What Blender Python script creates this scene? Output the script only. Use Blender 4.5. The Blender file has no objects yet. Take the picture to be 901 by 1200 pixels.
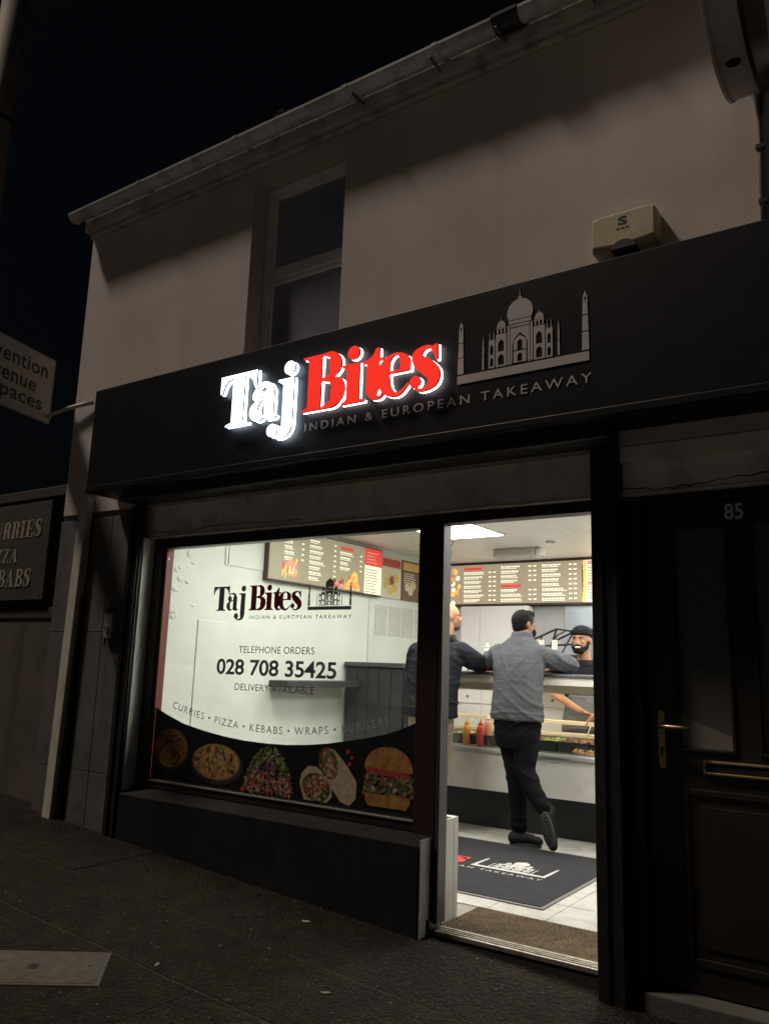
import bpy, bmesh, math, random
from mathutils import Vector, Matrix
random.seed(7)
S = bpy.context.scene
COL = S.collection
R = math.radians

# ------------------------------------------------------------------ camera, sky, light, exposure
yaw, pitch, roll = 0.60357, 0.18823, 0.03309
fw = Vector((-math.sin(yaw)*math.cos(pitch), math.cos(yaw)*math.cos(pitch), math.sin(pitch)))
rt = Vector((math.cos(yaw), math.sin(yaw), 0)); up = rt.cross(fw)
r2 = rt*math.cos(roll) + up*math.sin(roll); u2 = -rt*math.sin(roll) + up*math.cos(roll)
cd = bpy.data.cameras.new('camera'); cam = bpy.data.objects.new('camera', cd); COL.objects.link(cam)
CAM = Vector((2.175, -3.746, 1.27))
m = Matrix((r2, u2, -fw)).transposed().to_4x4(); m.translation = CAM
cam.matrix_world = m
cd.sensor_fit = 'VERTICAL'; cd.sensor_height = 36.0; cd.lens = 28.5; cd.clip_start = 0.05; cd.clip_end = 2000
S.camera = cam

SUN_DIR = Vector((1.75, 1.0, -3.25)).normalized()      # street light falling from the upper left of the street
sun_el = math.asin(-SUN_DIR.z); sun_az = math.atan2(-SUN_DIR.x, -SUN_DIR.y)
w = bpy.data.worlds.new('World'); S.world = w; w.use_nodes = True
nt = w.node_tree; bg = nt.nodes['Background']
sky = nt.nodes.new('ShaderNodeTexSky'); sky.sky_type = 'NISHITA'; sky.sun_disc = False
sky.sun_elevation = sun_el; sky.sun_rotation = sun_az
sky.air_density = 1.0; sky.dust_density = 3.0
nt.links.new(sky.outputs[0], bg.inputs[0]); bg.inputs[1].default_value = 0.0005
sd = bpy.data.lights.new('street_light', 'SUN'); sd.energy = 1.75; sd.angle = R(6.0); sd.color = (1.0, 0.84, 0.70)
so = bpy.data.objects.new('street_light', sd); COL.objects.link(so)
so.rotation_euler = SUN_DIR.to_track_quat('-Z', 'Y').to_euler(); so.location = (-6, -6, 12)

S.render.engine = 'CYCLES'; S.cycles.use_denoising = True
S.cycles.max_bounces = 10; S.cycles.transparent_max_bounces = 16
S.cycles.sample_clamp_indirect = 4.0
S.view_settings.view_transform = 'Standard'; S.view_settings.look = 'None'
S.view_settings.exposure = 0.0; S.view_settings.gamma = 1.0; S.view_settings.use_curve_mapping = False

# ------------------------------------------------------------------ materials
MATS = {}
def M(name, col, rough=0.6, metal=0.0, var=None, bump=None, emis=None, spec=0.5, streak=None, dirt=None, trans=None, speck=None):
    """procedural principled material: var=(scale,amount) colour mottling, bump=(scale,strength),
    streak=(scale,amount) vertical run marks, dirt=(scale,colour,amount) blotches"""
    if name in MATS: return MATS[name]
    mt = bpy.data.materials.new(name); mt.use_nodes = True; n = mt.node_tree; L = n.links.new
    b = n.nodes['Principled BSDF']; out = n.nodes['Material Output']
    b.inputs['Roughness'].default_value = rough; b.inputs['Metallic'].default_value = metal
    b.inputs['Specular IOR Level'].default_value = spec
    c4 = (*col, 1); b.inputs['Base Color'].default_value = c4
    tc = n.nodes.new('ShaderNodeTexCoord'); src = None
    def noise(scale, detail=6, vec=None):
        t = n.nodes.new('ShaderNodeTexNoise'); t.inputs['Scale'].default_value = scale; t.inputs['Detail'].default_value = detail
        L(vec or tc.outputs['Object'], t.inputs['Vector']); return t
    if var:
        t = noise(var[0]); r = n.nodes.new('ShaderNodeMapRange'); a = var[1]
        r.inputs['From Min'].default_value = .3; r.inputs['From Max'].default_value = .7
        r.inputs['To Min'].default_value = 1-a; r.inputs['To Max'].default_value = 1+a
        L(t.outputs[0], r.inputs['Value'])
        mx = n.nodes.new('ShaderNodeVectorMath'); mx.operation = 'SCALE'; mx.inputs[0].default_value = col
        L(r.outputs[0], mx.inputs['Scale']); src = mx.outputs[0]
    def mixcol(fac, other):
        nonlocal src
        k = n.nodes.new('ShaderNodeMix'); k.data_type = 'RGBA'
        L(fac, k.inputs[0])
        if src is None: k.inputs[6].default_value = c4
        else: L(src, k.inputs[6])
        k.inputs[7].default_value = (*other, 1); src = k.outputs[2]
    if streak:
        mp = n.nodes.new('ShaderNodeMapping'); mp.inputs['Scale'].default_value = (1, 1, .06); L(tc.outputs['Object'], mp.inputs[0])
        t = noise(streak[0], 4, mp.outputs[0]); r = n.nodes.new('ShaderNodeMapRange')
        r.inputs['From Min'].default_value = .52; r.inputs['From Max'].default_value = .75; r.inputs['To Max'].default_value = streak[1]
        L(t.outputs[0], r.inputs['Value']); mixcol(r.outputs[0], tuple(c*.35 for c in col))
    if dirt:
        t = noise(dirt[0], 8); r = n.nodes.new('ShaderNodeMapRange')
        r.inputs['From Min'].default_value = .5; r.inputs['From Max'].default_value = .68; r.inputs['To Max'].default_value = dirt[2]
        L(t.outputs[0], r.inputs['Value']); mixcol(r.outputs[0], dirt[1])
    if speck:     # pale grit showing in the surface
        for sc_, lo, amt in speck[1]:
            t = noise(sc_, 2); r = n.nodes.new('ShaderNodeMapRange'); r.inputs['From Min'].default_value = lo; r.inputs['From Max'].default_value = lo+.06; r.inputs['To Max'].default_value = amt
            L(t.outputs[0], r.inputs['Value']); mixcol(r.outputs[0], speck[0])
    if src is not None: L(src, b.inputs['Base Color'])
    if bump:
        t = noise(bump[0], 8); bp = n.nodes.new('ShaderNodeBump'); bp.inputs['Strength'].default_value = bump[1]
        bp.inputs['Distance'].default_value = bump[2] if len(bump) > 2 else .01
        L(t.outputs[0], bp.inputs['Height']); L(bp.outputs[0], b.inputs['Normal'])
    if emis:
        b.inputs['Emission Color'].default_value = (*emis[0], 1); b.inputs['Emission Strength'].default_value = emis[1]
    if trans:   # thin printed film: part of the light from behind comes through
        tb = n.nodes.new('ShaderNodeBsdfTranslucent'); ms = n.nodes.new('ShaderNodeMixShader')
        tb.inputs[0].default_value = c4
        if src is not None: L(src, tb.inputs[0])
        ms.inputs[0].default_value = trans; L(b.outputs[0], ms.inputs[1]); L(tb.outputs[0], ms.inputs[2]); L(ms.outputs[0], out.inputs[0])
    MATS[name] = mt; return mt

def Mglass(name, tint=(1, 1, 1), rough=0.02, dust=.05):
    if name in MATS: return MATS[name]
    mt = bpy.data.materials.new(name); mt.use_nodes = True; n = mt.node_tree; L = n.links.new
    n.nodes.remove(n.nodes['Principled BSDF']); out = n.nodes['Material Output']
    tr = n.nodes.new('ShaderNodeBsdfTransparent'); tr.inputs[0].default_value = (*tint, 1)
    gl = n.nodes.new('ShaderNodeBsdfGlossy'); gl.inputs['Roughness'].default_value = rough
    lw = n.nodes.new('ShaderNodeLayerWeight'); lw.inputs[0].default_value = .5      # Schlick reflectance of a thin pane, same from both sides
    pw = n.nodes.new('ShaderNodeMath'); pw.operation = 'POWER'; pw.inputs[1].default_value = 5; L(lw.outputs['Facing'], pw.inputs[0])
    fr = n.nodes.new('ShaderNodeMath'); fr.operation = 'MULTIPLY_ADD'; fr.inputs[1].default_value = .96; fr.inputs[2].default_value = .04; L(pw.outputs[0], fr.inputs[0])
    ms = n.nodes.new('ShaderNodeMixShader'); L(fr.outputs[0], ms.inputs[0]); L(tr.outputs[0], ms.inputs[1]); L(gl.outputs[0], ms.inputs[2])
    df = n.nodes.new('ShaderNodeBsdfDiffuse'); df.inputs[0].default_value = (.6, .6, .56, 1); m2 = n.nodes.new('ShaderNodeMixShader')
    tc = n.nodes.new('ShaderNodeTexCoord'); nz = n.nodes.new('ShaderNodeTexNoise'); nz.inputs['Scale'].default_value = 3.5; nz.inputs['Detail'].default_value = 8; L(tc.outputs['Object'], nz.inputs[0])
    mr = n.nodes.new('ShaderNodeMapRange'); mr.inputs['From Min'].default_value = .4; mr.inputs['From Max'].default_value = .8; mr.inputs['To Max'].default_value = dust; L(nz.outputs[0], mr.inputs['Value'])
    L(mr.outputs[0], m2.inputs[0]); L(ms.outputs[0], m2.inputs[1]); L(df.outputs[0], m2.inputs[2])
    L(m2.outputs[0], out.inputs[0]); MATS[name] = mt; return mt

def Memit(name, col, strength=1.0, var=None):
    if name in MATS: return MATS[name]
    mt = bpy.data.materials.new(name); mt.use_nodes = True; b = mt.node_tree.nodes['Principled BSDF']
    b.inputs['Base Color'].default_value = (*[min(1, c)*.5 for c in col], 1); b.inputs['Roughness'].default_value = .4
    b.inputs['Emission Color'].default_value = (*col, 1); b.inputs['Emission Strength'].default_value = strength
    MATS[name] = mt; return mt

RENDERW = M('cream_render', (.55, .495, .465), .9, var=(1.3, .10), bump=(90, .22, .004), dirt=(1.6, (.38, .33, .29), .35), streak=(7, .12))
RENDER_OLD = M('grubby_white_plaster', (.78, .75, .71), .9, var=(3, .15), bump=(30, .5, .008), dirt=(5, (.20, .17, .14), .5))
BLACKP = M('black_fascia_panel', (.009, .0094, .0115), .45, var=(3, .25), bump=(2.2, .04, .004), spec=.2, dirt=(14, (.018, .018, .02), .4))
BLACKM = M('black_painted_steel', (.012, .012, .013), .45, bump=(80, .1, .002), dirt=(20, (.035, .03, .026), .5))
CHAR = M('charcoal_painted_render', (.012, .012, .0135), .8, spec=.2, var=(6, .25), bump=(60, .3, .004), streak=(14, .4), dirt=(7, (.026, .024, .022), .5))
MAROON = M('maroon_frame_paint', (.030, .014, .014), .4, bump=(40, .1, .002))
REDBEAD = M('red_frame_paint', (.13, .018, .016), .5)
GREYCLAD = M('grey_cladding', (.11, .105, .10), .75, var=(4, .2), bump=(40, .2, .004), streak=(12, .4), dirt=(6, (.06, .055, .05), .6))
WHITEP = M('white_gloss_paint', (.62, .59, .53), .5, var=(5, .1), dirt=(8, (.3, .25, .2), .45), streak=(20, .3))
UPVC = M('white_upvc', (.76, .75, .74), .4, dirt=(6, (.25, .23, .22), .3))
GUTTER = M('grey_white_gutter_plastic', (.58, .56, .54), .55, var=(3, .12), streak=(8, .4), dirt=(7, (.12, .11, .09), .6))
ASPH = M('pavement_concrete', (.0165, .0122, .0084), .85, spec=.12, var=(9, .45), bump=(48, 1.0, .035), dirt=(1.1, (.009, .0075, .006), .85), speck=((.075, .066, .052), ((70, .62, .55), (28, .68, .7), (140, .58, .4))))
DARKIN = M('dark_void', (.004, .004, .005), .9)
BRASS = M('worn_brass', (.55, .40, .16), .38, metal=.9, dirt=(60, (.2, .13, .06), .5))
CHROME = M('brushed_steel', (.62, .62, .62), .28, metal=1.0)
WALLIN = M('white_wall_board', (.66, .672, .635), .55, var=(1.2, .05), bump=(14, .12, .004))
CEILM = M('ceiling_plank_white', (.82, .80, .76), .35, var=(1, .03))
TILEM = M('cream_floor_tile', (.66, .65, .60), .25, var=(7, .07), dirt=(9, (.35, .32, .27), .35))
BLACKPLANK = M('black_stained_plank', (.030, .032, .034), .55, var=(3, .2), bump=(30, .2, .003), streak=(25, .4))
GLASS = Mglass('window_glass', (.93, .96, .93))
GLASSC = Mglass('counter_glass', (.97, .98, .97))

# ------------------------------------------------------------------ mesh helpers
class MB:
    def __init__(s): s.v = []; s.f = []; s.mi = []
    def add(s, vs, fs, mi=0):
        o = len(s.v); s.v += [tuple(x) for x in vs]; s.f += [tuple(i+o for i in f) for f in fs]; s.mi += [mi]*len(fs); return s
    def box(s, x0, x1, y0, y1, z0, z1, mi=0):
        v = [(x0,y0,z0),(x1,y0,z0),(x1,y1,z0),(x0,y1,z0),(x0,y0,z1),(x1,y0,z1),(x1,y1,z1),(x0,y1,z1)]
        return s.add(v, [(0,3,2,1),(4,5,6,7),(0,1,5,4),(1,2,6,5),(2,3,7,6),(3,0,4,7)], mi)
    def prism(s, pts, y0, y1, mi=0):
        """polygon pts [(x,z)] anticlockwise seen from -y, extruded from y0 (front) to y1 (back)"""
        a = sum(pts[i][0]*pts[(i+1) % len(pts)][1]-pts[(i+1) % len(pts)][0]*pts[i][1] for i in range(len(pts)))
        if a < 0: pts = pts[::-1]
        n = len(pts); v = [(x, y0, z) for x, z in pts]+[(x, y1, z) for x, z in pts]
        f = [tuple(range(n)), tuple(range(2*n-1, n-1, -1))]+[(i, i+n, (i+1) % n+n, (i+1) % n) for i in range(n)]
        return s.add(v, f, mi)
    def flat(s, pts, y, mi=0):
        a = sum(pts[i][0]*pts[(i+1) % len(pts)][1]-pts[(i+1) % len(pts)][0]*pts[i][1] for i in range(len(pts)))
        if a < 0: pts = pts[::-1]
        return s.add([(x, y, z) for x, z in pts], [tuple(range(len(pts)))], mi)
    def rings(s, rs, cap=True, mi=0):
        n = len(rs[0]); o = len(s.v)
        for r in rs: s.v += [tuple(x) for x in r]
        for k in range(len(rs)-1):
            for i in range(n):
                s.f.append((o+k*n+i, o+k*n+(i+1) % n, o+(k+1)*n+(i+1) % n, o+(k+1)*n+i)); s.mi.append(mi)
        if cap:
            s.f.append(tuple(o+i for i in range(n-1, -1, -1))); s.f.append(tuple(o+(len(rs)-1)*n+i for i in range(n))); s.mi += [mi, mi]
        return s
    def tube(s, path, rad, n=10, mi=0, sx=1.0):
        P = [Vector(p) for p in path]
        rr = rad if isinstance(rad, (list, tuple)) else [rad]*len(P)
        rs = []
        for k, p in enumerate(P):
            t = (P[min(k+1, len(P)-1)]-P[max(k-1, 0)]).normalized()
            a = Vector((0, 0, 1)) if abs(t.z) < .9 else Vector((1, 0, 0))
            u = t.cross(a).normalized(); v = t.cross(u).normalized()
            rs.append([p+(u*math.cos(2*math.pi*i/n)*sx+v*math.sin(2*math.pi*i/n))*rr[k] for i in range(n)])
        return s.rings(rs, True, mi)
    def ell(s, c, r, n=14, m=9, rot=None, mi=0):
        c = Vector(c); rs = []
        for k in range(m+1):
            ph = -math.pi/2+math.pi*k/m; ph = max(-1.5, min(1.5, ph))
            ring = []
            for i in range(n):
                a = 2*math.pi*i/n
                p = Vector((r[0]*math.cos(ph)*math.cos(a), r[1]*math.cos(ph)*math.sin(a), r[2]*math.sin(ph)))
                ring.append(c+(rot @ p if rot else p))
            rs.append(ring)
        return s.rings(rs, True, mi)
    def cap(s, p0, p1, r0, r1, n=14, flat=1.0):
        """tapered capsule"""
        p0, p1 = Vector(p0), Vector(p1); t = (p1-p0).normalized()
        a = Vector((0, 0, 1)) if abs(t.z) < .9 else Vector((0, 1, 0))
        u = t.cross(a).normalized(); v = t.cross(u).normalized(); rs = []
        for k in range(5):
            ph = -1.45+1.45*k/4
            rs.append([p0+t*r0*math.sin(ph)+(u*math.cos(2*math.pi*i/n)+v*math.sin(2*math.pi*i/n)*flat)*r0*math.cos(ph) for i in range(n)])
        for k in range(5):
            ph = 1.45*k/4
            rs.append([p1+t*r1*math.sin(ph)+(u*math.cos(2*math.pi*i/n)+v*math.sin(2*math.pi*i/n)*flat)*r1*math.cos(ph) for i in range(n)])
        return s.rings(rs)
    def build(s, name, mat, parent=None, bevel=0, smooth=False, voxel=0, sm=4, seg=2):
        me = bpy.data.meshes.new(name); me.from_pydata(s.v, [], s.f)
        mats = mat if isinstance(mat, (list, tuple)) else [mat]
        for x in mats: me.materials.append(x)
        for p, i in zip(me.polygons, s.mi): p.material_index = i
        if voxel or not getattr(s, 'isflat', False):
            bm = bmesh.new(); bm.from_mesh(me); bmesh.ops.recalc_face_normals(bm, faces=bm.faces); bm.to_mesh(me); bm.free()
        o = bpy.data.objects.new(name, me); COL.objects.link(o)
        if parent: o.parent = parent
        if bevel:
            b = o.modifiers.new('bevel', 'BEVEL'); b.width = bevel; b.segments = seg; b.limit_method = 'ANGLE'; b.angle_limit = R(40)
        if voxel:
            rm = o.modifiers.new('remesh', 'REMESH'); rm.mode = 'VOXEL'; rm.voxel_size = voxel; rm.use_smooth_shade = True
            if sm: q = o.modifiers.new('smooth', 'SMOOTH'); q.factor = .5; q.iterations = sm
        if smooth:
            for p in me.polygons: p.use_smooth = True
        return o
def flatmb():
    q = MB(); q.isflat = True; return q
def thing(name, label, cat, loc=(0, 0, 0), group=None, rotz=0):
    o = bpy.data.objects.new(name, None); COL.objects.link(o); o.location = loc; o.rotation_euler.z = rotz; o.empty_display_size = .1
    o['label'] = label; o['category'] = cat
    if group: o['group'] = group
    return o
def tag(o, label, cat, group=None):
    o['label'] = label; o['category'] = cat
    if group: o['group'] = group
    return o
def struct(o): o['kind'] = 'structure'; return o
def copy_tree(o, parent=None):
    c = o.copy(); COL.objects.link(c)
    if parent: c.parent = parent
    for ch in list(o.children): copy_tree(ch, c)
    return c
def catmull(pts, n=8):
    P = [Vector(p) for p in pts]; out = []
    for i in range(len(P)-1):
        a, b, c, d = P[max(i-1, 0)], P[i], P[i+1], P[min(i+2, len(P)-1)]
        for k in range(n):
            t = k/n; out.append(.5*((2*b)+(c-a)*t+(2*a-5*b+4*c-d)*t*t+(3*b-a-3*c+d)*t*t*t))
    return out+[P[-1]]

# ---- text from Blender's built-in font, as triangles in the x-z plane fitted to a box
def text_geo(s, track=1.0, bold=0.0, ext=0):
    cu = bpy.data.curves.new('tmp', 'FONT'); cu.body = s; cu.space_character = track; cu.offset = bold; cu.fill_mode = 'FRONT'; cu.resolution_u = 4
    ob = bpy.data.objects.new('tmp', cu); me = bpy.data.meshes.new_from_object(ob)
    V = [(v.co.x, v.co.y) for v in me.vertices]; F = [tuple(p.vertices) for p in me.polygons]
    bpy.data.objects.remove(ob); bpy.data.curves.remove(cu); bpy.data.meshes.remove(me)
    return V, F
def text_fit(mb, s, x0, x1, z0, z1, y, track=1.0, bold=0.0, mi=0):
    V, F = text_geo(s, track, bold)
    ax, bx = min(v[0] for v in V), max(v[0] for v in V); az, bz = min(v[1] for v in V), max(v[1] for v in V)
    mb.add([(x0+(v[0]-ax)/(bx-ax)*(x1-x0), y, z0+(v[1]-az)/(bz-az)*(z1-z0)) for v in V], F, mi); return mb

def text_words(mk, s, x0, x1, z0, z1, y, track=1.0, bold=0.0, warp=None):
    """one flat piece per word; mk(word, mesh builder)"""
    V, F = text_geo(s, track, bold); W_ = s.split(' ')
    ax, bx = min(v[0] for v in V), max(v[0] for v in V); az, bz = min(v[1] for v in V), max(v[1] for v in V); lim = []
    for k in range(len(W_)): lim.append(max(v[0] for v in text_geo(' '.join(W_[:k+1]), track, bold)[0])+.02)
    lo = -1e9
    for k, w_ in enumerate(W_):
        fs = [f for f in F if lo < sum(V[i][0] for i in f)/len(f) <= lim[k]]; lo = lim[k]
        ids = sorted({i for f in fs for i in f}); mp = {i: j for j, i in enumerate(ids)}; q = flatmb()
        if warp: vs = [warp((V[i][0]-ax)/(bx-ax), V[i][1]/bz) for i in ids]
        else: vs = [(x0+(V[i][0]-ax)/(bx-ax)*(x1-x0), y, z0+(V[i][1]-az)/(bz-az)*(z1-z0)) for i in ids]
        q.add(vs, [tuple(mp[i] for i in f) for f in fs]); mk(w_, q)

# ---- fat-face lettering drawn stroke by stroke (unit: x 0..1 of the letter's width, y in cap heights)
def stroke(pts, n=7):
    """pts: (x, y, width) -> closed polygon along a smooth variable-width line"""
    C = catmull([Vector((p[0], p[1], p[2])) for p in pts], n); Lf, Rt = [], []
    for i, c in enumerate(C):
        t = C[min(i+1, len(C)-1)]-C[max(i-1, 0)]; d = math.hypot(t.x, t.y) or 1
        nx, ny = -t.y/d, t.x/d; h = max(c.z, .01)/2
        Lf.append((c.x+nx*h, c.y+ny*h)); Rt.append((c.x-nx*h, c.y-ny*h))
    return Lf+Rt[::-1]
def disc(x, y, rx, ry=None, n=20):
    ry = ry or rx; return [(x+rx*math.cos(2*math.pi*i/n), y+ry*math.sin(2*math.pi*i/n)) for i in range(n)]
def rect(x0, x1, y0, y1): return [(x0, y0), (x1, y0), (x1, y1), (x0, y1)]
# widths are in cap heights, letters drawn at true proportion, left edge at x = 0
GL = {
 'T': [rect(.30, .58, .02, .97), [(.17,0),(.71,0),(.71,.035),(.58,.07),(.30,.07),(.17,.035)], rect(.0, .88, .94, 1.0),
       [(.0,.96),(.0,.66),(.04,.66),(.10,.82),(.19,.90),(.32,.95)], [(.88,.96),(.88,.66),(.84,.66),(.78,.82),(.69,.90),(.56,.95)]],
 'a': [rect(.36, .58, .05, .56), disc(.17, .49, .115, .11), stroke([(.10,.55,.04),(.20,.675,.05),(.33,.70,.06),(.45,.64,.12),(.475,.52,.20)]),
       stroke([(.40,.42,.03),(.24,.38,.06),(.12,.27,.17),(.115,.15,.21),(.20,.045,.10),(.31,.05,.04),(.39,.13,.02)]),
       [(.36,.09),(.42,.0),(.62,.0),(.66,.05),(.58,.09)]],
 'j': [[(.12,-.22),(.36,-.16),(.36,.70),(.12,.70)], [(.0,.70),(.0,.665),(.13,.61),(.13,.70)], disc(.25, .89, .125, .125),
       stroke([(.24,-.17,.24),(.22,-.28,.16),(.12,-.355,.08),(.0,-.36,.05),(-.10,-.30,.04)]), disc(-.09, -.22, .12, .12)],
 'B': [rect(.12, .40, .02, .98), rect(.0, .52, .96, 1.0), rect(.0, .54, .0, .04), [(.06,.04),(.12,.09),(.12,.04)], [(.06,.96),(.12,.91),(.12,.96)],
       stroke([(.46,.975,.05),(.60,.95,.12),(.685,.84,.23),(.685,.70,.24),(.60,.57,.10),(.40,.53,.05)]),
       stroke([(.40,.53,.05),(.60,.50,.10),(.74,.40,.25),(.75,.24,.29),(.66,.08,.16),(.46,.025,.05)])],
 'i': [rect(.10, .36, .02, .70), [(.0,.70),(.0,.665),(.10,.60),(.10,.70)], [(.0,0),(.47,0),(.47,.035),(.36,.07),(.10,.07),(.0,.035)], disc(.23, .89, .125, .12)],
 't': [[(.08,.14),(.33,.14),(.33,.88),(.27,.88),(.20,.76),(.08,.69)], rect(.0, .43, .645, .70), stroke([(.205,.17,.25),(.235,.07,.16),(.30,.02,.07),(.38,.03,.05),(.45,.10,.03)])],
 'e': [stroke([(.52,.40,.20),(.52,.55,.19),(.44,.66,.09),(.33,.70,.04),(.20,.63,.12),(.125,.48,.22),(.12,.30,.24),(.19,.12,.18),(.33,.02,.09),(.46,.04,.06),(.60,.17,.03)]),
       rect(.16, .62, .375, .425)],
 's': [stroke([(.45,.60,.03),(.36,.69,.05),(.24,.69,.08),(.13,.60,.18),(.17,.48,.23),(.30,.37,.26),(.41,.25,.24),(.41,.11,.18),(.30,.015,.07),(.17,.01,.05),(.09,.08,.04)]),
       disc(.10, .155, .10, .10), [(.44,.72),(.49,.72),(.49,.46),(.46,.46),(.42,.57),(.36,.66)]],
}
# x of each letter's left edge and its drawn width, in metres on the fascia
WORD = [('T', 0.0, .30), ('a', .252, .215), ('j', .470, .12), ('B', .656, .30), ('i', .935, .155), ('t', 1.075, .145), ('e', 1.172, .208), ('s', 1.378, .170)]
GW = {'T': .88, 'a': .66, 'j': .36, 'B': .90, 'i': .47, 't': .45, 'e': .62, 's': .50}
CAPH = .326
def letter_polys(ch, x0, wd, sc=1.0, ox=0, oz=0, grow=0.0):
    k = wd/GW[ch]; out = []
    for poly in GL[ch]:
        out.append([(ox+sc*(x0+x*k), oz+sc*(y*CAPH)) for x, y in poly])
    return out

# emblem of a domed hall with four minarets, drawn from (0,0) at the lower left of its base bar; returns light and dark polygons
def emblem_polys():
    L = []
    L.append(rect(0, .676, 0, .043))
    def minaret(cx, top, w0, w1):
        z = .052; hs = [(.052, .40), (.41, .66), (.67, .86)]
        H = top-.052
        for a, b in ((0, .30), (.32, .58), (.60, .80)):
            wa, wb = w0+(w1-w0)*a, w0+(w1-w0)*b
            L.append([(cx-wa/2, z+H*a), (cx+wa/2, z+H*a), (cx+wb/2, z+H*b), (cx-wb/2, z+H*b)])
        L.append(rect(cx-w0*.42, cx+w0*.42, z+H*.81, z+H*.83)); L.append(rect(cx-w1*.5, cx-w1*.2, z+H*.83, z+H*.90)); L.append(rect(cx+w1*.2, cx+w1*.5, z+H*.83, z+H*.90))
        L.append([(cx-w1*.6, z+H*.90), (cx+w1*.6, z+H*.90), (cx+w1*.35, z+H*.94), (cx, z+H), (cx-w1*.35, z+H*.94)])
    minaret(.018, .327, .034, .020); minaret(.660, .338, .034, .020)
    for cx, t in ((.142, .225), (.532, .225)):
        L.append(rect(cx-.005, cx+.005, .052, .125)); L.append(rect(cx-.0045, cx+.0045, .129, .18)); L.append([(cx-.004, .184), (cx+.004, .184), (cx, t)])
    def arch(x0, x1, z0, z1):
        m_ = (x0+x1)/2; h = z1-z0; return [(x0, z0), (x1, z0), (x1, z0+h*.62), (x1-(x1-x0)*.12, z0+h*.82), (m_, z1), (x0+(x1-x0)*.12, z0+h*.82), (x0, z0+h*.62)]
    def pierced(x0, x1, z0, z1, a0, a1, holes):
        """wall block with arched openings between a0 and a1, made of the solid pieces round them"""
        L.append(rect(x0, a0, z0, z1)); L.append(rect(a1, x1, z0, z1)); base = z0; low = None
        for h0, h1 in holes+[(z1, None)]:
            if low is None: L.append(rect(a0, a1, base, h0)) if h0-base > .0005 else None
            else: L.append(low+[(a1, h0), (a0, h0)])
            if h1 is not None:
                ap = arch(a0, a1, h0, h1); low = [ap[6], ap[5], ap[4], ap[3], ap[2]]
    C = .337
    for sgn in (-1, 1):
        f = lambda a, b: (C+sgn*a, C+sgn*b) if sgn > 0 else (C-b, C-a)
        x0, x1 = f(.132, .165); pierced(x0, x1, .052, .195, x0+.008, x1-.008, [(.060, .105), (.120, .172)])
        for q in (.2, .8): cx = x0+(x1-x0)*q; L.append([(cx-.003, .197), (cx+.003, .197), (cx, .245)])
        x0, x1 = f(.070, .127); pierced(x0, x1, .052, .218, x0+.013, x1-.013, [(.060, .115), (.128, .19)])
        m_ = (x0+x1)/2; L.extend([rect(x0+.006, x0+.014, .222, .243), rect(m_-.004, m_+.004, .222, .243), rect(x1-.014, x1-.006, .222, .243), rect(x0+.003, x1-.003, .244, .250)])
        L.append([(m_+.023*math.cos(a), .252+.034*math.sin(a)) for a in [math.pi*i/10 for i in range(11)]]); L.append([(m_-.002, .284), (m_+.002, .284), (m_, .312)])
    L.append(rect(C-.065, C-.054, .052, .250)); L.append(rect(C+.054, C+.065, .052, .250)); L.append(rect(C-.050, C+.050, .238, .250))
    pierced(C-.050, C+.050, .052, .233, C-.040, C+.040, [(.0522, .205)])
    pierced(C-.033, C+.033, .056, .112, C-.013, C+.013, [(.060, .104)])
    L.append([(C-.033, .118), (C-.013, .118), (C-.013, .160), (C, .172), (C, .192), (C-.029, .172), (C-.033, .150)]); L.append([(C+.033, .118), (C+.013, .118), (C+.013, .160), (C, .172), (C, .192), (C+.029, .172), (C+.033, .150)])
    L.append(rect(C-.058, C+.058, .255, .272))
    L.append([(C+x, z) for x, z in ((-.060,.276),(.060,.276),(.067,.300),(.066,.325),(.055,.350),(.035,.369),(.012,.378),(-.012,.378),(-.035,.369),(-.055,.350),(-.066,.325),(-.067,.300))])
    L.append(rect(C-.010, C+.010, .380, .388)); L.append([(C-.0025, .388), (C+.0025, .388), (C, .442)])
    return L
EMB_X, EMB_Z = 1.659, -.007          # emblem and small lettering relative to the foot of the T
SUB = (.685, 2.345, -.113, -.066)

def flat_logo(mk, ox, oz, sc, y, lt, sub, parts=('word', 'emblem', 'sub')):
    """flat print of the logo; mk(name, mb, material)"""
    if 'word' in parts:
        for ch, x0, wd in WORD:
            q = flatmb()
            for i, p in enumerate(letter_polys(ch, x0, wd, sc, ox, oz)): q.flat(p, y-.00015*i)
            mk('letter', q, lt[0] if ch in 'Taj' else lt[1])
    if 'emblem' in parts:
        q = flatmb()
        for p in emblem_polys(): q.flat([(ox+sc*(EMB_X+a), oz+sc*(EMB_Z+b)) for a, b in p], y)
        mk('emblem', q, sub)
    if 'sub' in parts:
        text_words(lambda w_, q: mk('lettering', q, sub), 'INDIAN & EUROPEAN TAKEAWAY', ox+sc*SUB[0], ox+sc*SUB[1], oz+sc*SUB[2], oz+sc*SUB[3], y, 1.35)

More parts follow.
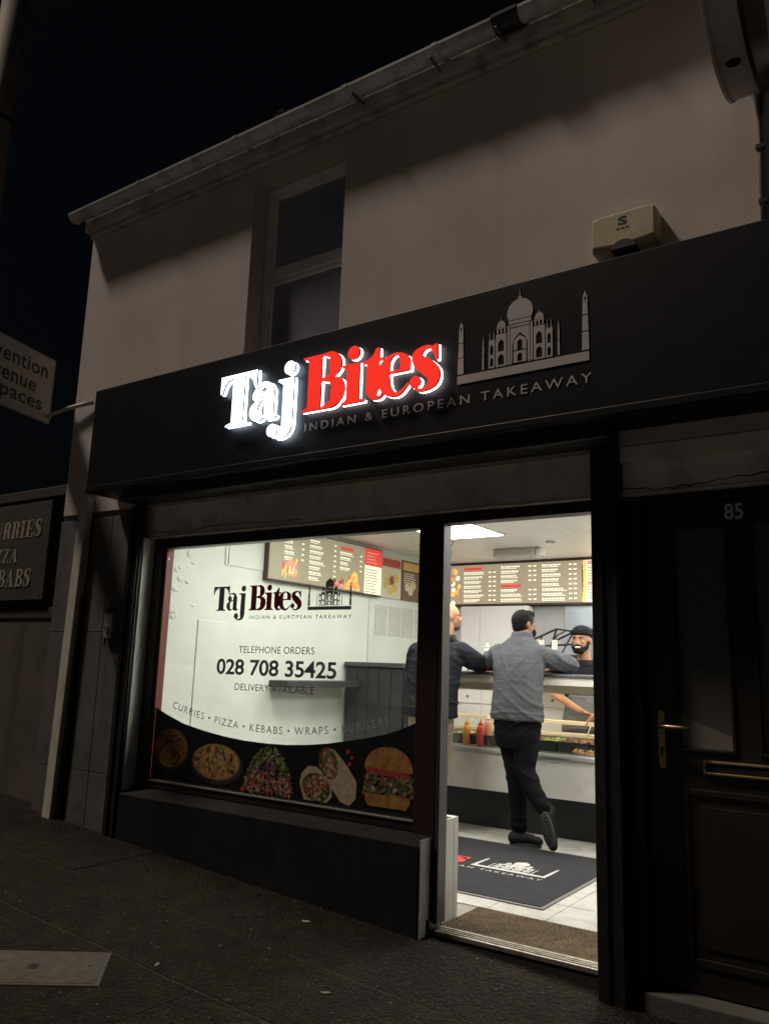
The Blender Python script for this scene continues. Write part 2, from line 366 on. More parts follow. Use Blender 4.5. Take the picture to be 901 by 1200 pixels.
# ================================================================== THE SETTING
def gz(x): return -0.023-0.0625*x            # the street falls to the right
def slab_poly(pts, top=0.0, th=.06):
    """pts [(x,y)] -> prism lying on the sloping ground"""
    n = len(pts); q = MB()
    v = [(x, y, gz(x)+top) for x, y in pts]+[(x, y, gz(x)+top-th) for x, y in pts]
    q.add(v, [tuple(range(n)), tuple(range(2*n-1, n-1, -1))]+[(i, i+n, (i+1) % n+n, (i+1) % n) for i in range(n)]); return q
ASPH_ROAD = M('road_asphalt', (.11, .107, .104), .9, var=(4, .3), bump=(120, .9, .008))  # road out of view, made pale to bounce light up the facade
JOINT = M('pale_joint_mortar', (.045, .037, .027), .9, var=(30, .4), bump=(90, .5, .004))
q = MB(); q.add([(-300, -300, gz(-300)*.02-.55), (300, -300, gz(300)*.02-.55), (300, 300, -.55), (-300, 300, -.55)], [(0, 1, 2, 3)])
g = struct(q.build('ground', M('dark_earth', (.03, .028, .025), .95)))
g.location.z = -1.2
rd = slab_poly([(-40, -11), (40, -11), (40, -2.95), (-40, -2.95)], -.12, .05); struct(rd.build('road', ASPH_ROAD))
op = slab_poly([(-40, -14.5), (40, -14.5), (40, -11.002), (-40, -11.002)], .0, .2); struct(op.build('bounce_pavement', M('bounce_paving', (.26, .25, .23), .85, var=(3, .15), bump=(40, .3, .006))))  # unseen pale paving, added to throw more bounce onto the facade
kb = slab_poly([(-40, -2.95), (40, -2.95), (40, -2.80), (-40, -2.80)], .004, .2); struct(kb.build('kerb', M('kerb_stone', (.09, .085, .08), .85, var=(6, .2), bump=(70, .5, .004)), bevel=.012))
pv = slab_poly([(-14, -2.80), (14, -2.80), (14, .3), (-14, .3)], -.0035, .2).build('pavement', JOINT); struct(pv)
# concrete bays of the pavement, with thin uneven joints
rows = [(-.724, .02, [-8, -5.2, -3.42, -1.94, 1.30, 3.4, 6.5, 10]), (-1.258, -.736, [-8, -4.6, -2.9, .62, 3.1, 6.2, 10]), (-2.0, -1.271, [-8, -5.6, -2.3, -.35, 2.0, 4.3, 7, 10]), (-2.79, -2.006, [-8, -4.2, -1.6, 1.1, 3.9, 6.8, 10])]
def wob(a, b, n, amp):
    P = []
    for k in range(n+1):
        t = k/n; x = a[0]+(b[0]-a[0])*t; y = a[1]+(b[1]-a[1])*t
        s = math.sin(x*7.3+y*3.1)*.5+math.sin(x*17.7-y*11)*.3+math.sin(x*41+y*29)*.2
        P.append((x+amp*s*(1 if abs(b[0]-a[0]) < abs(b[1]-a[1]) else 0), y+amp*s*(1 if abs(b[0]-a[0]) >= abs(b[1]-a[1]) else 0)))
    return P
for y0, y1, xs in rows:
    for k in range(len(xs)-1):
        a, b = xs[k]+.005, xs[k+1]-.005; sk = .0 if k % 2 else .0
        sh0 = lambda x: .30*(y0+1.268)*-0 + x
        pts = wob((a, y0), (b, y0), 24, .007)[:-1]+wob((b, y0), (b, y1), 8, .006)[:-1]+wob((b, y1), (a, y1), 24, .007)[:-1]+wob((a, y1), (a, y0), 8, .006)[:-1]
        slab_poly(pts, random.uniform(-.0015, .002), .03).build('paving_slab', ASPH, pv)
# pale flecks: old chewing gum, chips and leaf scraps trodden into the pavement
q = MB()
for k in range(330):
    x = random.uniform(-4, 3.2); y = -.12-random.random()**1.1*2.5; r = random.choice([.003, .004, .005, .006, .008]); n = 6; z = gz(x)
    a0 = random.random()*6; st = random.uniform(.5, 1.0)
    ring = [(x+r*math.cos(a0+2*math.pi*i/n)*random.uniform(.7, 1.2), y+r*st*math.sin(a0+2*math.pi*i/n)*random.uniform(.7, 1.2)) for i in range(n)]
    q.rings([[(a, b, z+.0005) for a, b in ring], [(x+(a-x)*.8, y+(b-y)*.8, z+.004) for a, b in ring]])
lit = q.build('litter_flecks', M('trodden_gum', (.12, .11, .09), .85, var=(3, .5))); lit['kind'] = 'stuff'; lit['label'] = 'pale flecks of trodden gum and grit scattered on the dark pavement'; lit['category'] = 'litter'
for lb, cx, cy, ln, wd, rz, tone in (('thin pale paper scrap lying below the utility cover', -.92, -1.86, .075, .018, .75, .3), ('pale leaf scrap on the pavement right of the utility cover', -.64, -1.22, .045, .014, 1.9, .26), ('small torn paper scrap in the middle of the pavement', .02, -.92, .05, .016, .5, .24), ('flattened wrapper beside the stall riser', -.55, -.36, .05, .02, .2, .28)):
    q = MB(); ring = [(ln*.5*a, wd*.5*b) for a, b in ((-1, -.4), (-.3, -1), (.5, -.8), (1, .2), (.4, 1), (-.6, .7))]
    q.rings([[(a, b, 0) for a, b in ring], [(a*.95, b*.9, .003+.002*math.sin(9*a/ln)) for a, b in ring]])
    o = q.build('litter_scrap', M('scrap_paper_%d' % int(tone*100), (tone, tone*.95, tone*.85), .9)); o.location = (cx, cy, gz(cx)+.003); o.rotation_mode = 'ZYX'; o.rotation_euler = (0, math.atan(.0625), rz); tag(o, lb, 'litter')
# utility cover set in the pavement
uc = thing('utility_cover', 'worn rectangular utility cover set in the pavement, small dark plate at its middle', 'cover', (-.94, -1.583, gz(-.94)+.002))
uc.rotation_mode = 'ZYX'; uc.rotation_euler = (0, math.atan(.0625), R(44))
q = MB(); q.box(-.32, .27, -.165, .165, -.03, .0025); q.build('frame', M('cover_frame_steel', (.075, .068, .055), .6, metal=.3, dirt=(30, (.03, .025, .02), .7)), uc, bevel=.003)
q = MB(); q.box(-.305, .255, -.15, .15, -.02, .0045); q.build('lid', M('cover_concrete', (.066, .056, .040), .85, var=(18, .35), bump=(70, .9, .008), dirt=(25, (.05, .043, .03), .8)), uc, bevel=.003)
q = MB(); q.box(-.03, .01, -.025, .025, 0, .006); q.build('plate', M('cover_plate', (.035, .036, .04), .5, metal=.5), uc, bevel=.002)
q = MB(); q.box(-.24, -.15, -.006, .006, 0, .006); q.build('lifting_slot', DARKIN, uc)
q = MB(); q.tube([(.205, .01, .0), (.205, .01, .006)], .006, 10); q.build('keyhole', DARKIN, uc)

# ---- interior of the shop: floor, walls, ceiling
XL, XR, YB, ZC = -2.3, 1.02, 4.12, 2.40
q = MB(); q.box(XL, XR, .06, YB, -.12, -.004); fl = struct(q.build('shop_floor', M('tile_grout', (.30, .28, .24), .8)))
ts = .335; y = .49
while y < 2.75:
    x = XR-.005
    while x > XL+.05:
        x0 = max(XL+.004, x-ts+.004); q = MB(); dz = random.uniform(-.0006, .0006)
        q.box(x0, x, y, min(y+ts-.004, 2.8), -.003, .002+dz); q.build('tile', TILEM, fl, bevel=.0015, seg=1); x -= ts
    y += ts
q = MB(); q.box(XL-.12, XL, .0, YB, -.1, 2.75); wl = struct(q.build('shop_wall_left', WALLIN))
q = MB(); q.box(XL, XR, YB, YB+.12, -.1, 2.75); wb = struct(q.build('shop_wall_back', M('back_wall_paint', (.78, .78, .76), .5, var=(2, .06))))
q = MB(); q.box(XR, XR+.03, .14, YB, -.1, 2.75); struct(q.build('shop_wall_right', WALLIN))
q = MB(); q.box(XL, XR, .14, YB, ZC+.012, ZC+.10); ce = struct(q.build('shop_ceiling', M('ceiling_void_board', (.4, .4, .38), .8)))
x = XL
while x < XR-.01:
    x1 = min(x+.25, XR); q = MB(); q.box(x+.002, x1-.002, .15, YB-.002, ZC, ZC+.011); q.build('ceiling_plank', CEILM, ce, bevel=.003, seg=1); x += .25
# boards, patches and cables of the left wall
q = MB(); q.box(XL, XL+.012, 2.53, 4.1, .02, 1.90); q.build('wall_board', M('grey_white_tiled_board', (.63, .64, .62), .35, var=(3, .06)), wl, bevel=.002)
for (y0, y1, z0, z1) in ((.63, 1.16, 1.99, 2.36), (.40, 1.02, .62, 1.56)):
    q = MB(); q.box(XL, XL+.008, y0, y1, z0, z1); q.build('hatch_panel', WALLIN, wl, bevel=.003)
q = MB(); q.tube([(XL+.008, .66, 2.0), (XL+.008, .66, 2.345), (XL+.008, 1.02, 2.33), (XL+.008, 1.10, 2.24), (XL+.01, 1.25, 2.23)], .004, 6); q.build('cable', M('grey_cable', (.18, .18, .17), .6), wl, smooth=True)
q = MB()
for k in range(26):
    y, z = .14+random.random()*.22, 1.55+random.random()*.75; q.ell((XL+.001, y, z), (.004, random.uniform(.01, .035), random.uniform(.01, .03)), 8, 4)
q.build('plaster_blister', WALLIN, wl, smooth=True)

# ================================================================== THE BUILDING
bd = thing('shop_building', 'two storey cream rendered terrace building above the takeaway, with gutter and one upstairs window', 'building', (-3.32, -.1, .18))
off = Vector((3.32, .1, -.18))
class LB(MB):
    """mesh builder whose parts belong to a root that is not at the origin"""
    def build(s, name, mat, parent=None, **k):
        p = parent; o = Vector((0, 0, 0))
        while p is not None: o += p.location; p = p.parent
        s.v = [tuple(Vector(v)-o) for v in s.v]
        return MB.build(s, name, mat, parent, **k)
YW = -.10
WX0, WX1, WZ0, WZ1 = -1.515, -.722, 3.06, 4.535       # upstairs window opening
q = LB(); XA, XB = -3.315, 6.0
q.box(XA, WX0, YW, .2, 2.32, 4.66); q.box(WX1, XB, YW, .2, 2.32, 4.66); q.box(WX0, WX1, YW, .2, 2.32, WZ0); q.box(WX0, WX1, YW, .2, WZ1, 4.66)
q.build('front_wall', RENDERW, bd)
q = LB(); q.box(XA, XA+.2, .2, 7, -.1, 4.7); q.build('gable_wall', RENDERW, bd)
q = LB(); q.add([(XA-.06, -.17, 4.825), (XB, -.17, 4.825), (XB, 3.6, 7.0), (XA-.06, 3.6, 7.0), (XA-.06, -.17, 4.802), (XB, -.17, 4.802), (XB, 3.6, 6.96), (XA-.06, 3.6, 6.96)], [(0, 1, 2, 3), (7, 6, 5, 4), (0, 4, 5, 1), (1, 5, 6, 2), (2, 6, 7, 3), (3, 7, 4, 0)])
rf = q.build('roof', M('dark_slate', (.035, .036, .04), .7, var=(5, .2), bump=(20, .3)), bd)
q = LB()
for k in range(40):
    x = XA-.06+k*.235
    q.box(x, x+.225, -.20, -.10, 4.829, 4.838)
q.build('slate_edge', MATS['dark_slate'], rf).rotation_euler.x = 0
# eaves: rough board under the roof edge and half-round gutter in lengths, with brackets and joint collars
q = LB(); q.box(XA-.02, XB, -.175, YW-.001, 4.655, 4.80); q.build('eaves_board', M('old_eaves_paint', (.50, .47, .44), .85, var=(6, .2), bump=(25, .5, .01), dirt=(9, (.15, .13, .11), .6)), bd, bevel=.006)
q = LB(); q.box(XA, XB, -.135, YW-.001, 4.615, 4.652); q.build('eaves_corbel', MATS['old_eaves_paint'], bd, bevel=.012)
def gut(x0, x1, r=.060, cy=-.245, cz=4.775, extra=0):
    q = LB(); N = 12; rs = []
    for x in (x0, x1):
        outer = [(x, cy+(r+extra)*math.cos(a), cz+(r+extra)*math.sin(a)) for a in [math.pi+math.pi*i/N for i in range(N+1)]]
        inner = [(x, cy+(r-.006)*math.cos(a), cz+(r-.006)*math.sin(a)) for a in [2*math.pi-math.pi*i/N for i in range(N+1)]]
        rs.append(outer+inner)
    q.rings(rs); return q
gt = gut(XA-.06, XB).build('gutter', GUTTER, bd, smooth=False)
q = LB(); q.prism([( -.245+.062*math.cos(a), 4.775+.062*math.sin(a)) for a in [math.pi+math.pi*i/12 for i in range(13)]], 0, .01)
q.v = [(XA-.07+y, x, z) for x, y, z in q.v]; q.build('stop_end', GUTTER, gt)
for x in (-2.55, -1.55, -.62, .02, .42, .90, 1.75, 2.6): gut(x, x+.035, extra=.006).build('bracket', GUTTER, gt)
gut(.40, .55, extra=.012).build('joint_collar', BLACKM, gt)
for x, t in ((-1.15, .035), (.62, .03)):
    q = LB()
    for k in range(14): q.ell((x+random.uniform(-.06, .06), -.25+random.uniform(-.04, .03), 4.80+random.random()*t), (.012, .012, .015), 6, 4)
    q.build('moss', M('gutter_moss', (.03, .035, .015), .95), gt)
# little roots and bracket ends that throw the slanting marks on the wall
for x in (-.55, .0, .42, .93, 1.5):
    q = LB(); q.box(x, x+.012, -.306, YW-.001, 4.694, 4.706); q.build('gutter_arm', GREYCLAD, gt)
# upstairs window
uw = LB(); fx0, fx1, fz0, fz1, fy = WX0+.002, WX1-.002, WZ0+.002, WZ1-.002, .035
def frame_box(q, x0, x1, z0, z1, y0, y1, t):
    q.box(x0, x0+t, y0, y1, z0, z1); q.box(x1-t, x1, y0, y1, z0, z1); q.box(x0+t, x1-t, y0, y1, z0, z0+t); q.box(x0+t, x1-t, y0, y1, z1-t, z1); return q
frame_box(uw, fx0, fx1, fz0, fz1, fy, fy+.07, .055); uw.box(fx0+.055, fx1-.055, fy, fy+.07, 3.835, 3.895)
win = uw.build('upstairs_window', UPVC, bd, bevel=.006)
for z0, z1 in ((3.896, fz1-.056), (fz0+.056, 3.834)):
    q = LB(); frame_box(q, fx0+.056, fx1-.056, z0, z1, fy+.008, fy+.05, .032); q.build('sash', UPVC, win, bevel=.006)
    q = LB(); q.box(fx0+.088, fx1-.088, fy+.025, fy+.031, z0+.032, z1-.032); q.build('pane', M('sky_tinted_glass', (.26, .26, .34), .15, spec=.5, var=(1.4, .3)), win)  # reflected sky and a net curtain are put into the pane's pale blue
q = LB(); q.box(fx0+.09, fx1-.09, fy+.075, fy+.085, fz0, fz1); q.build('blind', M('dark_blind', (.03, .03, .04), .8), win)
# ground floor pieces
q = LB(); q.box(XA, -2.425, -.085, .2, -.15, 2.318)
pc = q.build('pier', GREYCLAD, bd)
for x0, x1 in ((-3.312, -3.04), (-2.915, -2.70), (-2.695, -2.48)):
    for z0, z1 in ((-.1, .50), (.504, 1.44), (1.444, 2.27)):
        q = LB(); q.box(x0, x1, -.112, -.0855, z0, z1); q.build('panel', GREYCLAD, pc, bevel=.003)
q = LB(); q.add([(-3.095, -.17, .10), (-3.0, -.17, .10), (-3.0, -.1125, .10), (-3.095, -.1125, .10), (-3.03, -.17, 2.43), (-2.935, -.17, 2.43), (-2.935, -.1125, 2.43), (-3.03, -.1125, 2.43)], [(0, 3, 2, 1), (4, 5, 6, 7), (0, 1, 5, 4), (1, 2, 6, 5), (2, 3, 7, 6), (3, 0, 4, 7)])
q.build('white_post', WHITEP, bd, bevel=.006)
q = LB(); q.box(-2.995, -2.955, -.135, -.1125, .10, 2.3); q.build('post_liner', GREYCLAD, bd)
# small door-entry box screwed to the pier
sb = thing('switch_box', 'small pale switch box screwed to the grey pier beside the window', 'box', (-2.60, -.112, 1.40))
q = MB(); q.box(-.045, .045, -.035, 0, 0, .17); q.build('housing', M('dirty_white_plastic', (.36, .35, .32), .5, dirt=(30, (.1, .09, .08), .6)), sb, bevel=.006)
q = MB(); q.box(-.03, .03, -.040, -.034, .175, .205); q.build('latch', BLACKM, sb, bevel=.002)
q = MB(); q.box(-.02, .02, -.048, -.0352, .05, .085); q.build('keyswitch', CHROME, sb, bevel=.004)
q = MB(); q.tube([(0, -.045, -.002), (.004, -.047, -.03), (-.004, -.046, -.05)], .006, 8); q.build('pull', BLACKM, sb)

# right hand part above and beside the neighbouring door
q = LB(); q.box(.925, 2.62, -.055, .2, 2.085, 2.318); ln = q.build('plaster_lintel', RENDER_OLD, bd, bevel=.004)
q = LB(); q.box(.925, 2.62, -.095, -.0552, 2.245, 2.318); q.build('lintel_band', MATS['grubby_white_plaster'], ln, bevel=.008)
q = LB(); q.box(.925, 2.62, -.078, -.0552, 2.085, 2.098); q.build('lintel_lip', MATS['grubby_white_plaster'], ln, bevel=.004)
q = LB(); P = [Vector((.93, -.0556, 2.118))]
x = .93
while x < 2.5:
    x += random.uniform(.015, .035); P.append(Vector((x, -.0556, 2.118+.012*math.sin(x*9)+random.uniform(-.006, .006)+.012*(x-.93))))
q.tube(P, [.0012+.0022*abs(math.sin(p.x*11)) for p in P], 6); q.build('crack', M('crack_shadow', (.03, .025, .02), .95), ln)
q = LB(); q.box(2.05, 6, -.09, .2, -.4, 2.318); q.build('right_pier', GREYCLAD, bd)
q = LB(); q.box(2.62, 6, -.098, -.0905, 2.1, 2.318); q.build('right_lintel', RENDER_OLD, bd)

# ---- the neighbouring front door, number 85
hd = thing('front_door', 'dark panelled front door with brass handle and letterbox, number 85 above two glass panes', 'door', (1.46, .03, -.02))
DOORP = M('dark_brown_door', (.020, .015, .012), .34, var=(5, .2), bump=(50, .12, .002))
q = LB(); q.box(.862, 1.045, -.05, .1, gz(1)-.03, 2.083); q.box(1.875, 2.049, -.05, .1, -.2, 2.083); q.box(1.045, 1.875, -.05, .1, 2.045, 2.083)
q.build('frame', DOORP, hd, bevel=.006)
q = LB(); DX0, DX1 = 1.049, 1.871
g1, g2, gz0, gz1 = (1.188, 1.408), (1.522, 1.742), .965, 1.93
q.box(DX0, g1[0], .01, .055, -.005, 2.042); q.box(g2[1], DX1, .01, .055, -.005, 2.042); q.box(g1[1], g2[0], .01, .055, gz0, gz1)
q.box(g1[0], g2[1], .01, .055, gz1, 2.042); q.box(g1[0], g2[1], .01, .055, -.005, gz0)
leaf = q.build('leaf', DOORP, hd, bevel=.002)
OBS = M('obscure_glass', (.12, .12, .11), .28, bump=(70, .8, .004), spec=.6)
for a, b in (g1, g2):
    q = LB(); q.box(a+.001, b-.001, .030, .036, gz0+.001, gz1-.001); q.build('pane', OBS, hd)
    q = LB(); frame_box(q, a-.014, b+.014, gz0-.014, gz1+.014, .000, .0098, .016); q.build('bead', DOORP, hd, bevel=.004)
q = LB()
N = 16; arc = [(g1[0]+.002+(g1[1]-g1[0]-.004)*i/N, gz0+.055+.085*(1-i/N)**2+.02*math.sin(i/N*3)) for i in range(N+1)]
q.prism([(g1[0]+.002, gz0+.002), (g1[1]-.002, gz0+.002)]+arc[::-1], .0272, .0292); q.build('painted_reflection', M('painted_reflection', (.26, .235, .22), .45), hd)  # pale arc painted on as the reflection low in the glass
for a, b, z0, z1 in ((1.19, 1.74, .10, .80),):
    q = LB(); frame_box(q, a, b, z0, z1, .001, .0098, .03); q.build('panel_moulding', DOORP, hd, bevel=.006)
    q = LB(); q.box(a+.07, b-.07, .004, .0098, z0+.07, z1-.07); q.build('raised_panel', DOORP, hd, bevel=.012)
q = LB(); pl = [(1.113+.016*math.cos(a), 1.105+.016*math.sin(a)) for a in [math.pi*i/8 for i in range(9)]]+[(1.113+.016*math.cos(a), .888+.016*math.sin(a)) for a in [math.pi+math.pi*i/8 for i in range(9)]]
q.prism(pl, -.002, .0098); hp = q.build('handle_plate', BRASS, hd, bevel=.003)
q = LB(); q.tube([(1.113, 0, 1.052), (1.113, -.045, 1.052)], .010, 12); q.tube([(1.108, -.045, 1.052), (1.16, -.052, 1.053), (1.21, -.052, 1.052), (1.245, -.046, 1.05)], [.010, .009, .0085, .007], 12); q.build('lever', BRASS, hp, smooth=True)
q = LB(); q.prism(disc(1.113, .955, .008), -.006, -.0022); q.prism(rect(1.109, 1.117, .925, .955), -.005, -.0022); q.build('keyhole', BLACKM, hp)
q = LB(); frame_box(q, 1.284, 1.646, .862, .922, -.006, .0098, .013); lb_ = q.build('letterbox', BRASS, hd, bevel=.004)
q = LB(); q.box(1.298, 1.632, -.001, .009, .876, .908); q.build('flap', BLACKM, lb_, bevel=.004)
for x in (1.292, 1.638):
    q = LB(); q.prism(disc(x, .892, .005, n=10), -.009, -.0062); q.build('screw', BLACKM, lb_)
q = LB(); q.isflat = True; text_fit(q, '85', 1.413, 1.492, 1.956, 2.028, .0065, 1.0, .02); q.build('number', M('pale_number_vinyl', (.75, .73, .70), .5), hd)
q = LB(); q.box(.99, 2.05, -.10, .2, gz(1.5)-.1, -.012); q.build('doorstep', M('doorstep_concrete', (.075, .07, .064), .85, var=(6, .2), bump=(60, .5, .005)), hd, bevel=.008)
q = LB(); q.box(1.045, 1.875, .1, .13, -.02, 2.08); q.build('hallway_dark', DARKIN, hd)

# ---- shopfront: frames, glass, stall riser, shutter rails, threshold
sf = thing('shopfront', 'takeaway shopfront with large lettered window, open doorway and charcoal stall riser', 'shopfront', (-1.2, 0, 0))
q = LB(); q.box(-2.421, .924, -.05, .14, 2.092, 2.318); sl = q.build('lintel', RENDER_OLD, sf, bevel=.004)
q = LB(); q.box(-2.421, .859, -.062, -.0502, 2.092, 2.106); q.build('lintel_lip', WHITEP, sl, bevel=.003)
q = LB(); P = []
x = -2.40
while x < -1.0:
    x += random.uniform(.02, .04); P.append(Vector((x, -.0506, 2.135+.008*math.sin(x*7)+random.uniform(-.005, .005))))
q.tube(P, [.0008+.0018*abs(math.sin(p.x*8)) for p in P], 6); q.build('crack', MATS['crack_shadow'], sl)
q = LB(); q.box(-2.42, .985, -.28, -.0505, 2.322, 2.50); q.build('shutter_box', BLACKM, sf, bevel=.01)
for x0, x1, zb in ((-2.478, -2.345, .10), (.854, .985, -.13)):
    q = LB(); q.box(x0, x1, -.135, -.113 if x0 < 0 else -.051, zb, 2.32); rl = q.build('shutter_rail', BLACKM, sf, bevel=.006)
    q = LB(); q.box(x0+.03, x0+.055, -.146, -.1355, zb, 2.32); q.build('rail_lip', BLACKM, rl)
    q = LB(); q.box(x1-.03, x1-.012, -.144, -.1355, zb, 2.32); q.build('rail_lip', BLACKM, rl)
q = LB(); q.box(-2.424, -2.335, -.112, .05, .42, 2.09); q.build('window_reveal', M('white_reveal_paint', (.84, .84, .81), .5, dirt=(9, (.35, .33, .30), .3)), sf, bevel=.003)
# frame
q = LB(); q.box(-2.334, -2.232, -.02, .06, .44, 2.09); q.box(-2.232, -.150, -.02, .06, 2.022, 2.09); q.box(-2.232, -.150, -.02, .06, .44, .498); q.box(-.150, -.020, -.03, .07, .0, 2.09)
fr = q.build('window_frame', MAROON, sf, bevel=.006)
q = LB(); q.box(-2.2318, -2.206, -.012, .05, .5, 2.02); q.build('red_bead', REDBEAD, fr, bevel=.003)
q = LB(); q.box(-.0198, .004, -.028, .055, .03, 2.09); q.build('door_stop', M('mauve_frame_edge', (.045, .028, .028), .45), fr, bevel=.004)
q = LB(); q.box(.0042, .86, -.03, .06, 2.035, 2.09); q.build('door_head', MAROON, fr, bevel=.005)
q = LB(); q.box(-2.23, -.152, -.026, -.0202, .488, .499); q.build('sill_trim', M('sill_aluminium', (.45, .42, .38), .4, metal=.6), fr, bevel=.002)
q = LB(); q.box(-2.204, -.150, .004, .010, .498, 2.022); pane = q.build('window_pane', GLASS, sf)
# stall riser with sloping top
q = LB(); q.v = []; zt = [(-.134, .400), (-.128, .408), (-.02, .44), (.20, .44), (.20, -.2), (-.134, -.2)]
n = len(zt); q.add([(-2.34, y, z) for y, z in zt]+[(-.045, y, z) for y, z in zt], [tuple(range(n)), tuple(range(2*n-1, n-1, -1))]+[(i, i+n, (i+1) % n+n, (i+1) % n) for i in range(n)])
sr = q.build('stall_riser', CHAR, sf, bevel=.006)
q = LB(); q.box(-.0448, -.036, -.128, -.031, -.06, .43); q.build('riser_end', M('pale_riser_end', (.30, .29, .28), .6, dirt=(12, (.12, .11, .1), .5)), sr)
q = LB(); q.box(-2.2, -.035, .201, .25, -.0, .50); q.box(-.046, -.035, .071, .201, .0, .50); q.build('inner_ledge', M('inner_ledge_paint', (.62, .60, .55), .5, dirt=(10, (.4, .37, .32), .4)), sr, bevel=.004)
q = LB(); q.box(-.02, .861, -.035, .06, -.018, .006); th = q.build('threshold', M('threshold_aluminium', (.55, .52, .45), .35, metal=.8, dirt=(25, (.2, .17, .13), .6)), sf, bevel=.004)
for k in range(3):
    q = LB(); q.box(-.018, .859, -.020+k*.022, -.012+k*.022, .006, .010); q.build('tread_rib', MATS['threshold_aluminium'], th)
q = LB(); q.box(-.02, .861, -.030, .055, -.25, -.0185); q.build('step_face', M('step_dark', (.02, .018, .015), .8), sf)
q = LB(); q.box(-.05, -.021, -.06, .0, -.1, .05); q.build('frame_foot', BLACKM, sf, bevel=.005)

# ---- vinyl on the window (read from the street)
VT = M('dark_grey_vinyl', (.085, .09, .088), .5, trans=.13); VM = M('maroon_vinyl', (.10, .006, .010), .5, trans=.15)
VW = M('pale_vinyl', (.62, .65, .60), .5, trans=.5); VG = M('grey_text_vinyl', (.055, .06, .06), .5, trans=.12)
def wv(name, q, mat): q.__class__ = LB; return q.build(name, mat, pane)
flat_logo(wv, -1.733, 1.588, .4785, -.001, (VT, VM, VW), VT)
for s, a in (('TELEPHONE ORDERS', (-1.478, -.872, 1.325, 1.367, 1.05, 0)), ('028 708 35425', (-1.662, -.702, 1.188, 1.286, .98, .022)), ('DELIVERY AVAILABLE', (-1.492, -.862, 1.097, 1.138, 1.05, 0))):
    text_words(lambda w_, q: wv('phone_number' if '028' in s else 'lettering', q, VT if '028' in s else VG), s, *a[:4], -.001, a[4], a[5])
# the curved line of dishes
line = 'CURRIES \u2022 PIZZA \u2022 KEBABS \u2022 WRAPS \u2022 BURGERS'
RC, cx, cz = 3.55, -1.19, .857+3.55; Ltot = 1.73
def arcw(t, h):
    a = (t*Ltot-Ltot*.497)/RC; rr = RC-h*.043; return (cx+rr*math.sin(a), -.001, cz-rr*math.cos(a))
CT = M('mid_grey_vinyl', (.24, .25, .25), .45, trans=.10)
text_words(lambda w_, q: wv('bullet' if len(w_) == 1 else 'lettering', q, CT), line, 0, 1, 0, 1, 0, 1.22, 0, arcw)
# black band with curved upper edge
CV = [(-2.203, .953), (-2.10, .915), (-1.931, .865), (-1.75, .835), (-1.563, .812), (-1.39, .800), (-1.221, .797), (-1.05, .801), (-.893, .813), (-.74, .833), (-.59, .860), (-.47, .884), (-.362, .908), (-.25, .945), (-.151, .988)]
q = flatmb(); q.flat([(-2.203, .4985), (-.151, .4985)]+[(a, b) for a, b in CV[::-1]], .0025); q.__class__ = LB
VB = M('black_vinyl', (.008, .008, .009), .35)
q.build('food_band', VB, pane)
def fp(name, col, tr=.09, v=(40, .25)): return M(name, col, .5, var=v, trans=tr)
CRUST, CHEESE, SAUCE, MEAT = fp('print_crust', (0.418, 0.209, 0.062)), fp('print_cheese', (0.542, 0.355, 0.125)), fp('print_sauce', (0.355, 0.094, 0.032)), fp('print_meat', (0.271, 0.094, 0.052))
GREEN, DGREEN, TORT, BUN = fp('print_lettuce', (0.167, 0.251, 0.042)), fp('print_dark_leaf', (0.052, 0.084, 0.020)), fp('print_tortilla', (0.522, 0.418, 0.293)), fp('print_bun', (0.438, 0.209, 0.062), .16, (18, .4))
TOM, PURP, PAN, ONION = fp('print_tomato', (0.438, 0.052, 0.032)), fp('print_cabbage', (0.209, 0.062, 0.146)), fp('print_pan', (.035, .035, .04)), fp('print_onion', (0.438, 0.376, 0.271))
FM = [CRUST, CHEESE, SAUCE, MEAT, GREEN, DGREEN, TORT, BUN, TOM, PURP, PAN, ONION]
class Food:
    def __init__(s): s.q = flatmb(); s.k = 0
    def p(s, pts, mi): s.k += 1; s.q.flat([(a, min(b, 9)) for a, b in pts], .0020-.00001*s.k, mi)
    def blob(s, x, z, r, mi, n=9, j=.3, st=1.0, rot=0):
        P = []
        for i in range(n):
            a = 2*math.pi*i/n; rr = r*random.uniform(1-j, 1+j); u, v = rr*math.cos(a), rr*st*math.sin(a)
            P.append((x+u*math.cos(rot)-v*math.sin(rot), z+u*math.sin(rot)+v*math.cos(rot)))
        s.p(P, mi)
    def done(s, name): s.q.__class__ = LB; return s.q.build(name, FM, pane)
def bowl(cx, cz, rx, rz, curry):
    f = Food(); f.p(disc(cx+.005, cz-.012, rx*1.10, rz*1.13, 32), 10); f.p(disc(cx, cz, rx, rz, 32), 0); f.p(disc(cx, cz+.004, rx*.93, rz*.90, 32), 1 if not curry else 0)
    for k in range(210):
        a, d = random.random()*6.28, math.sqrt(random.random())*.86; x, z = cx+rx*d*math.cos(a), cz+rz*d*math.sin(a)
        f.blob(x, z, random.uniform(.006, .017), random.choice([2, 3, 1, 1, 0, 5, 4, 11] if not curry else [2, 0, 1, 1, 8, 5, 11, 0]), 8, .4, .7, random.random()*3)
    return f
bowl(-2.035, .705, .158, .122, True).done('food_print'); bowl(-1.615, .655, .205, .108, False).done('food_print')
f = Food()
for k in range(760):
    t = random.random(); a = random.uniform(-1, 1); x = -1.175+a*.205*(1-.30*t); z = .515+t*.265*(1-.45*a*a)
    c = random.choice([4, 5, 4, 11]) if t > .70 else random.choice([9, 9, 4, 5, 11, 5, 9]) if t > .45 else random.choice([3, 0, 11, 6, 9, 8, 0, 5])
    f.blob(x, z, random.uniform(.008, .022), c, 7, .4, random.uniform(.25, .6), random.random()*3.1)
f.done('food_print')
f = Food()
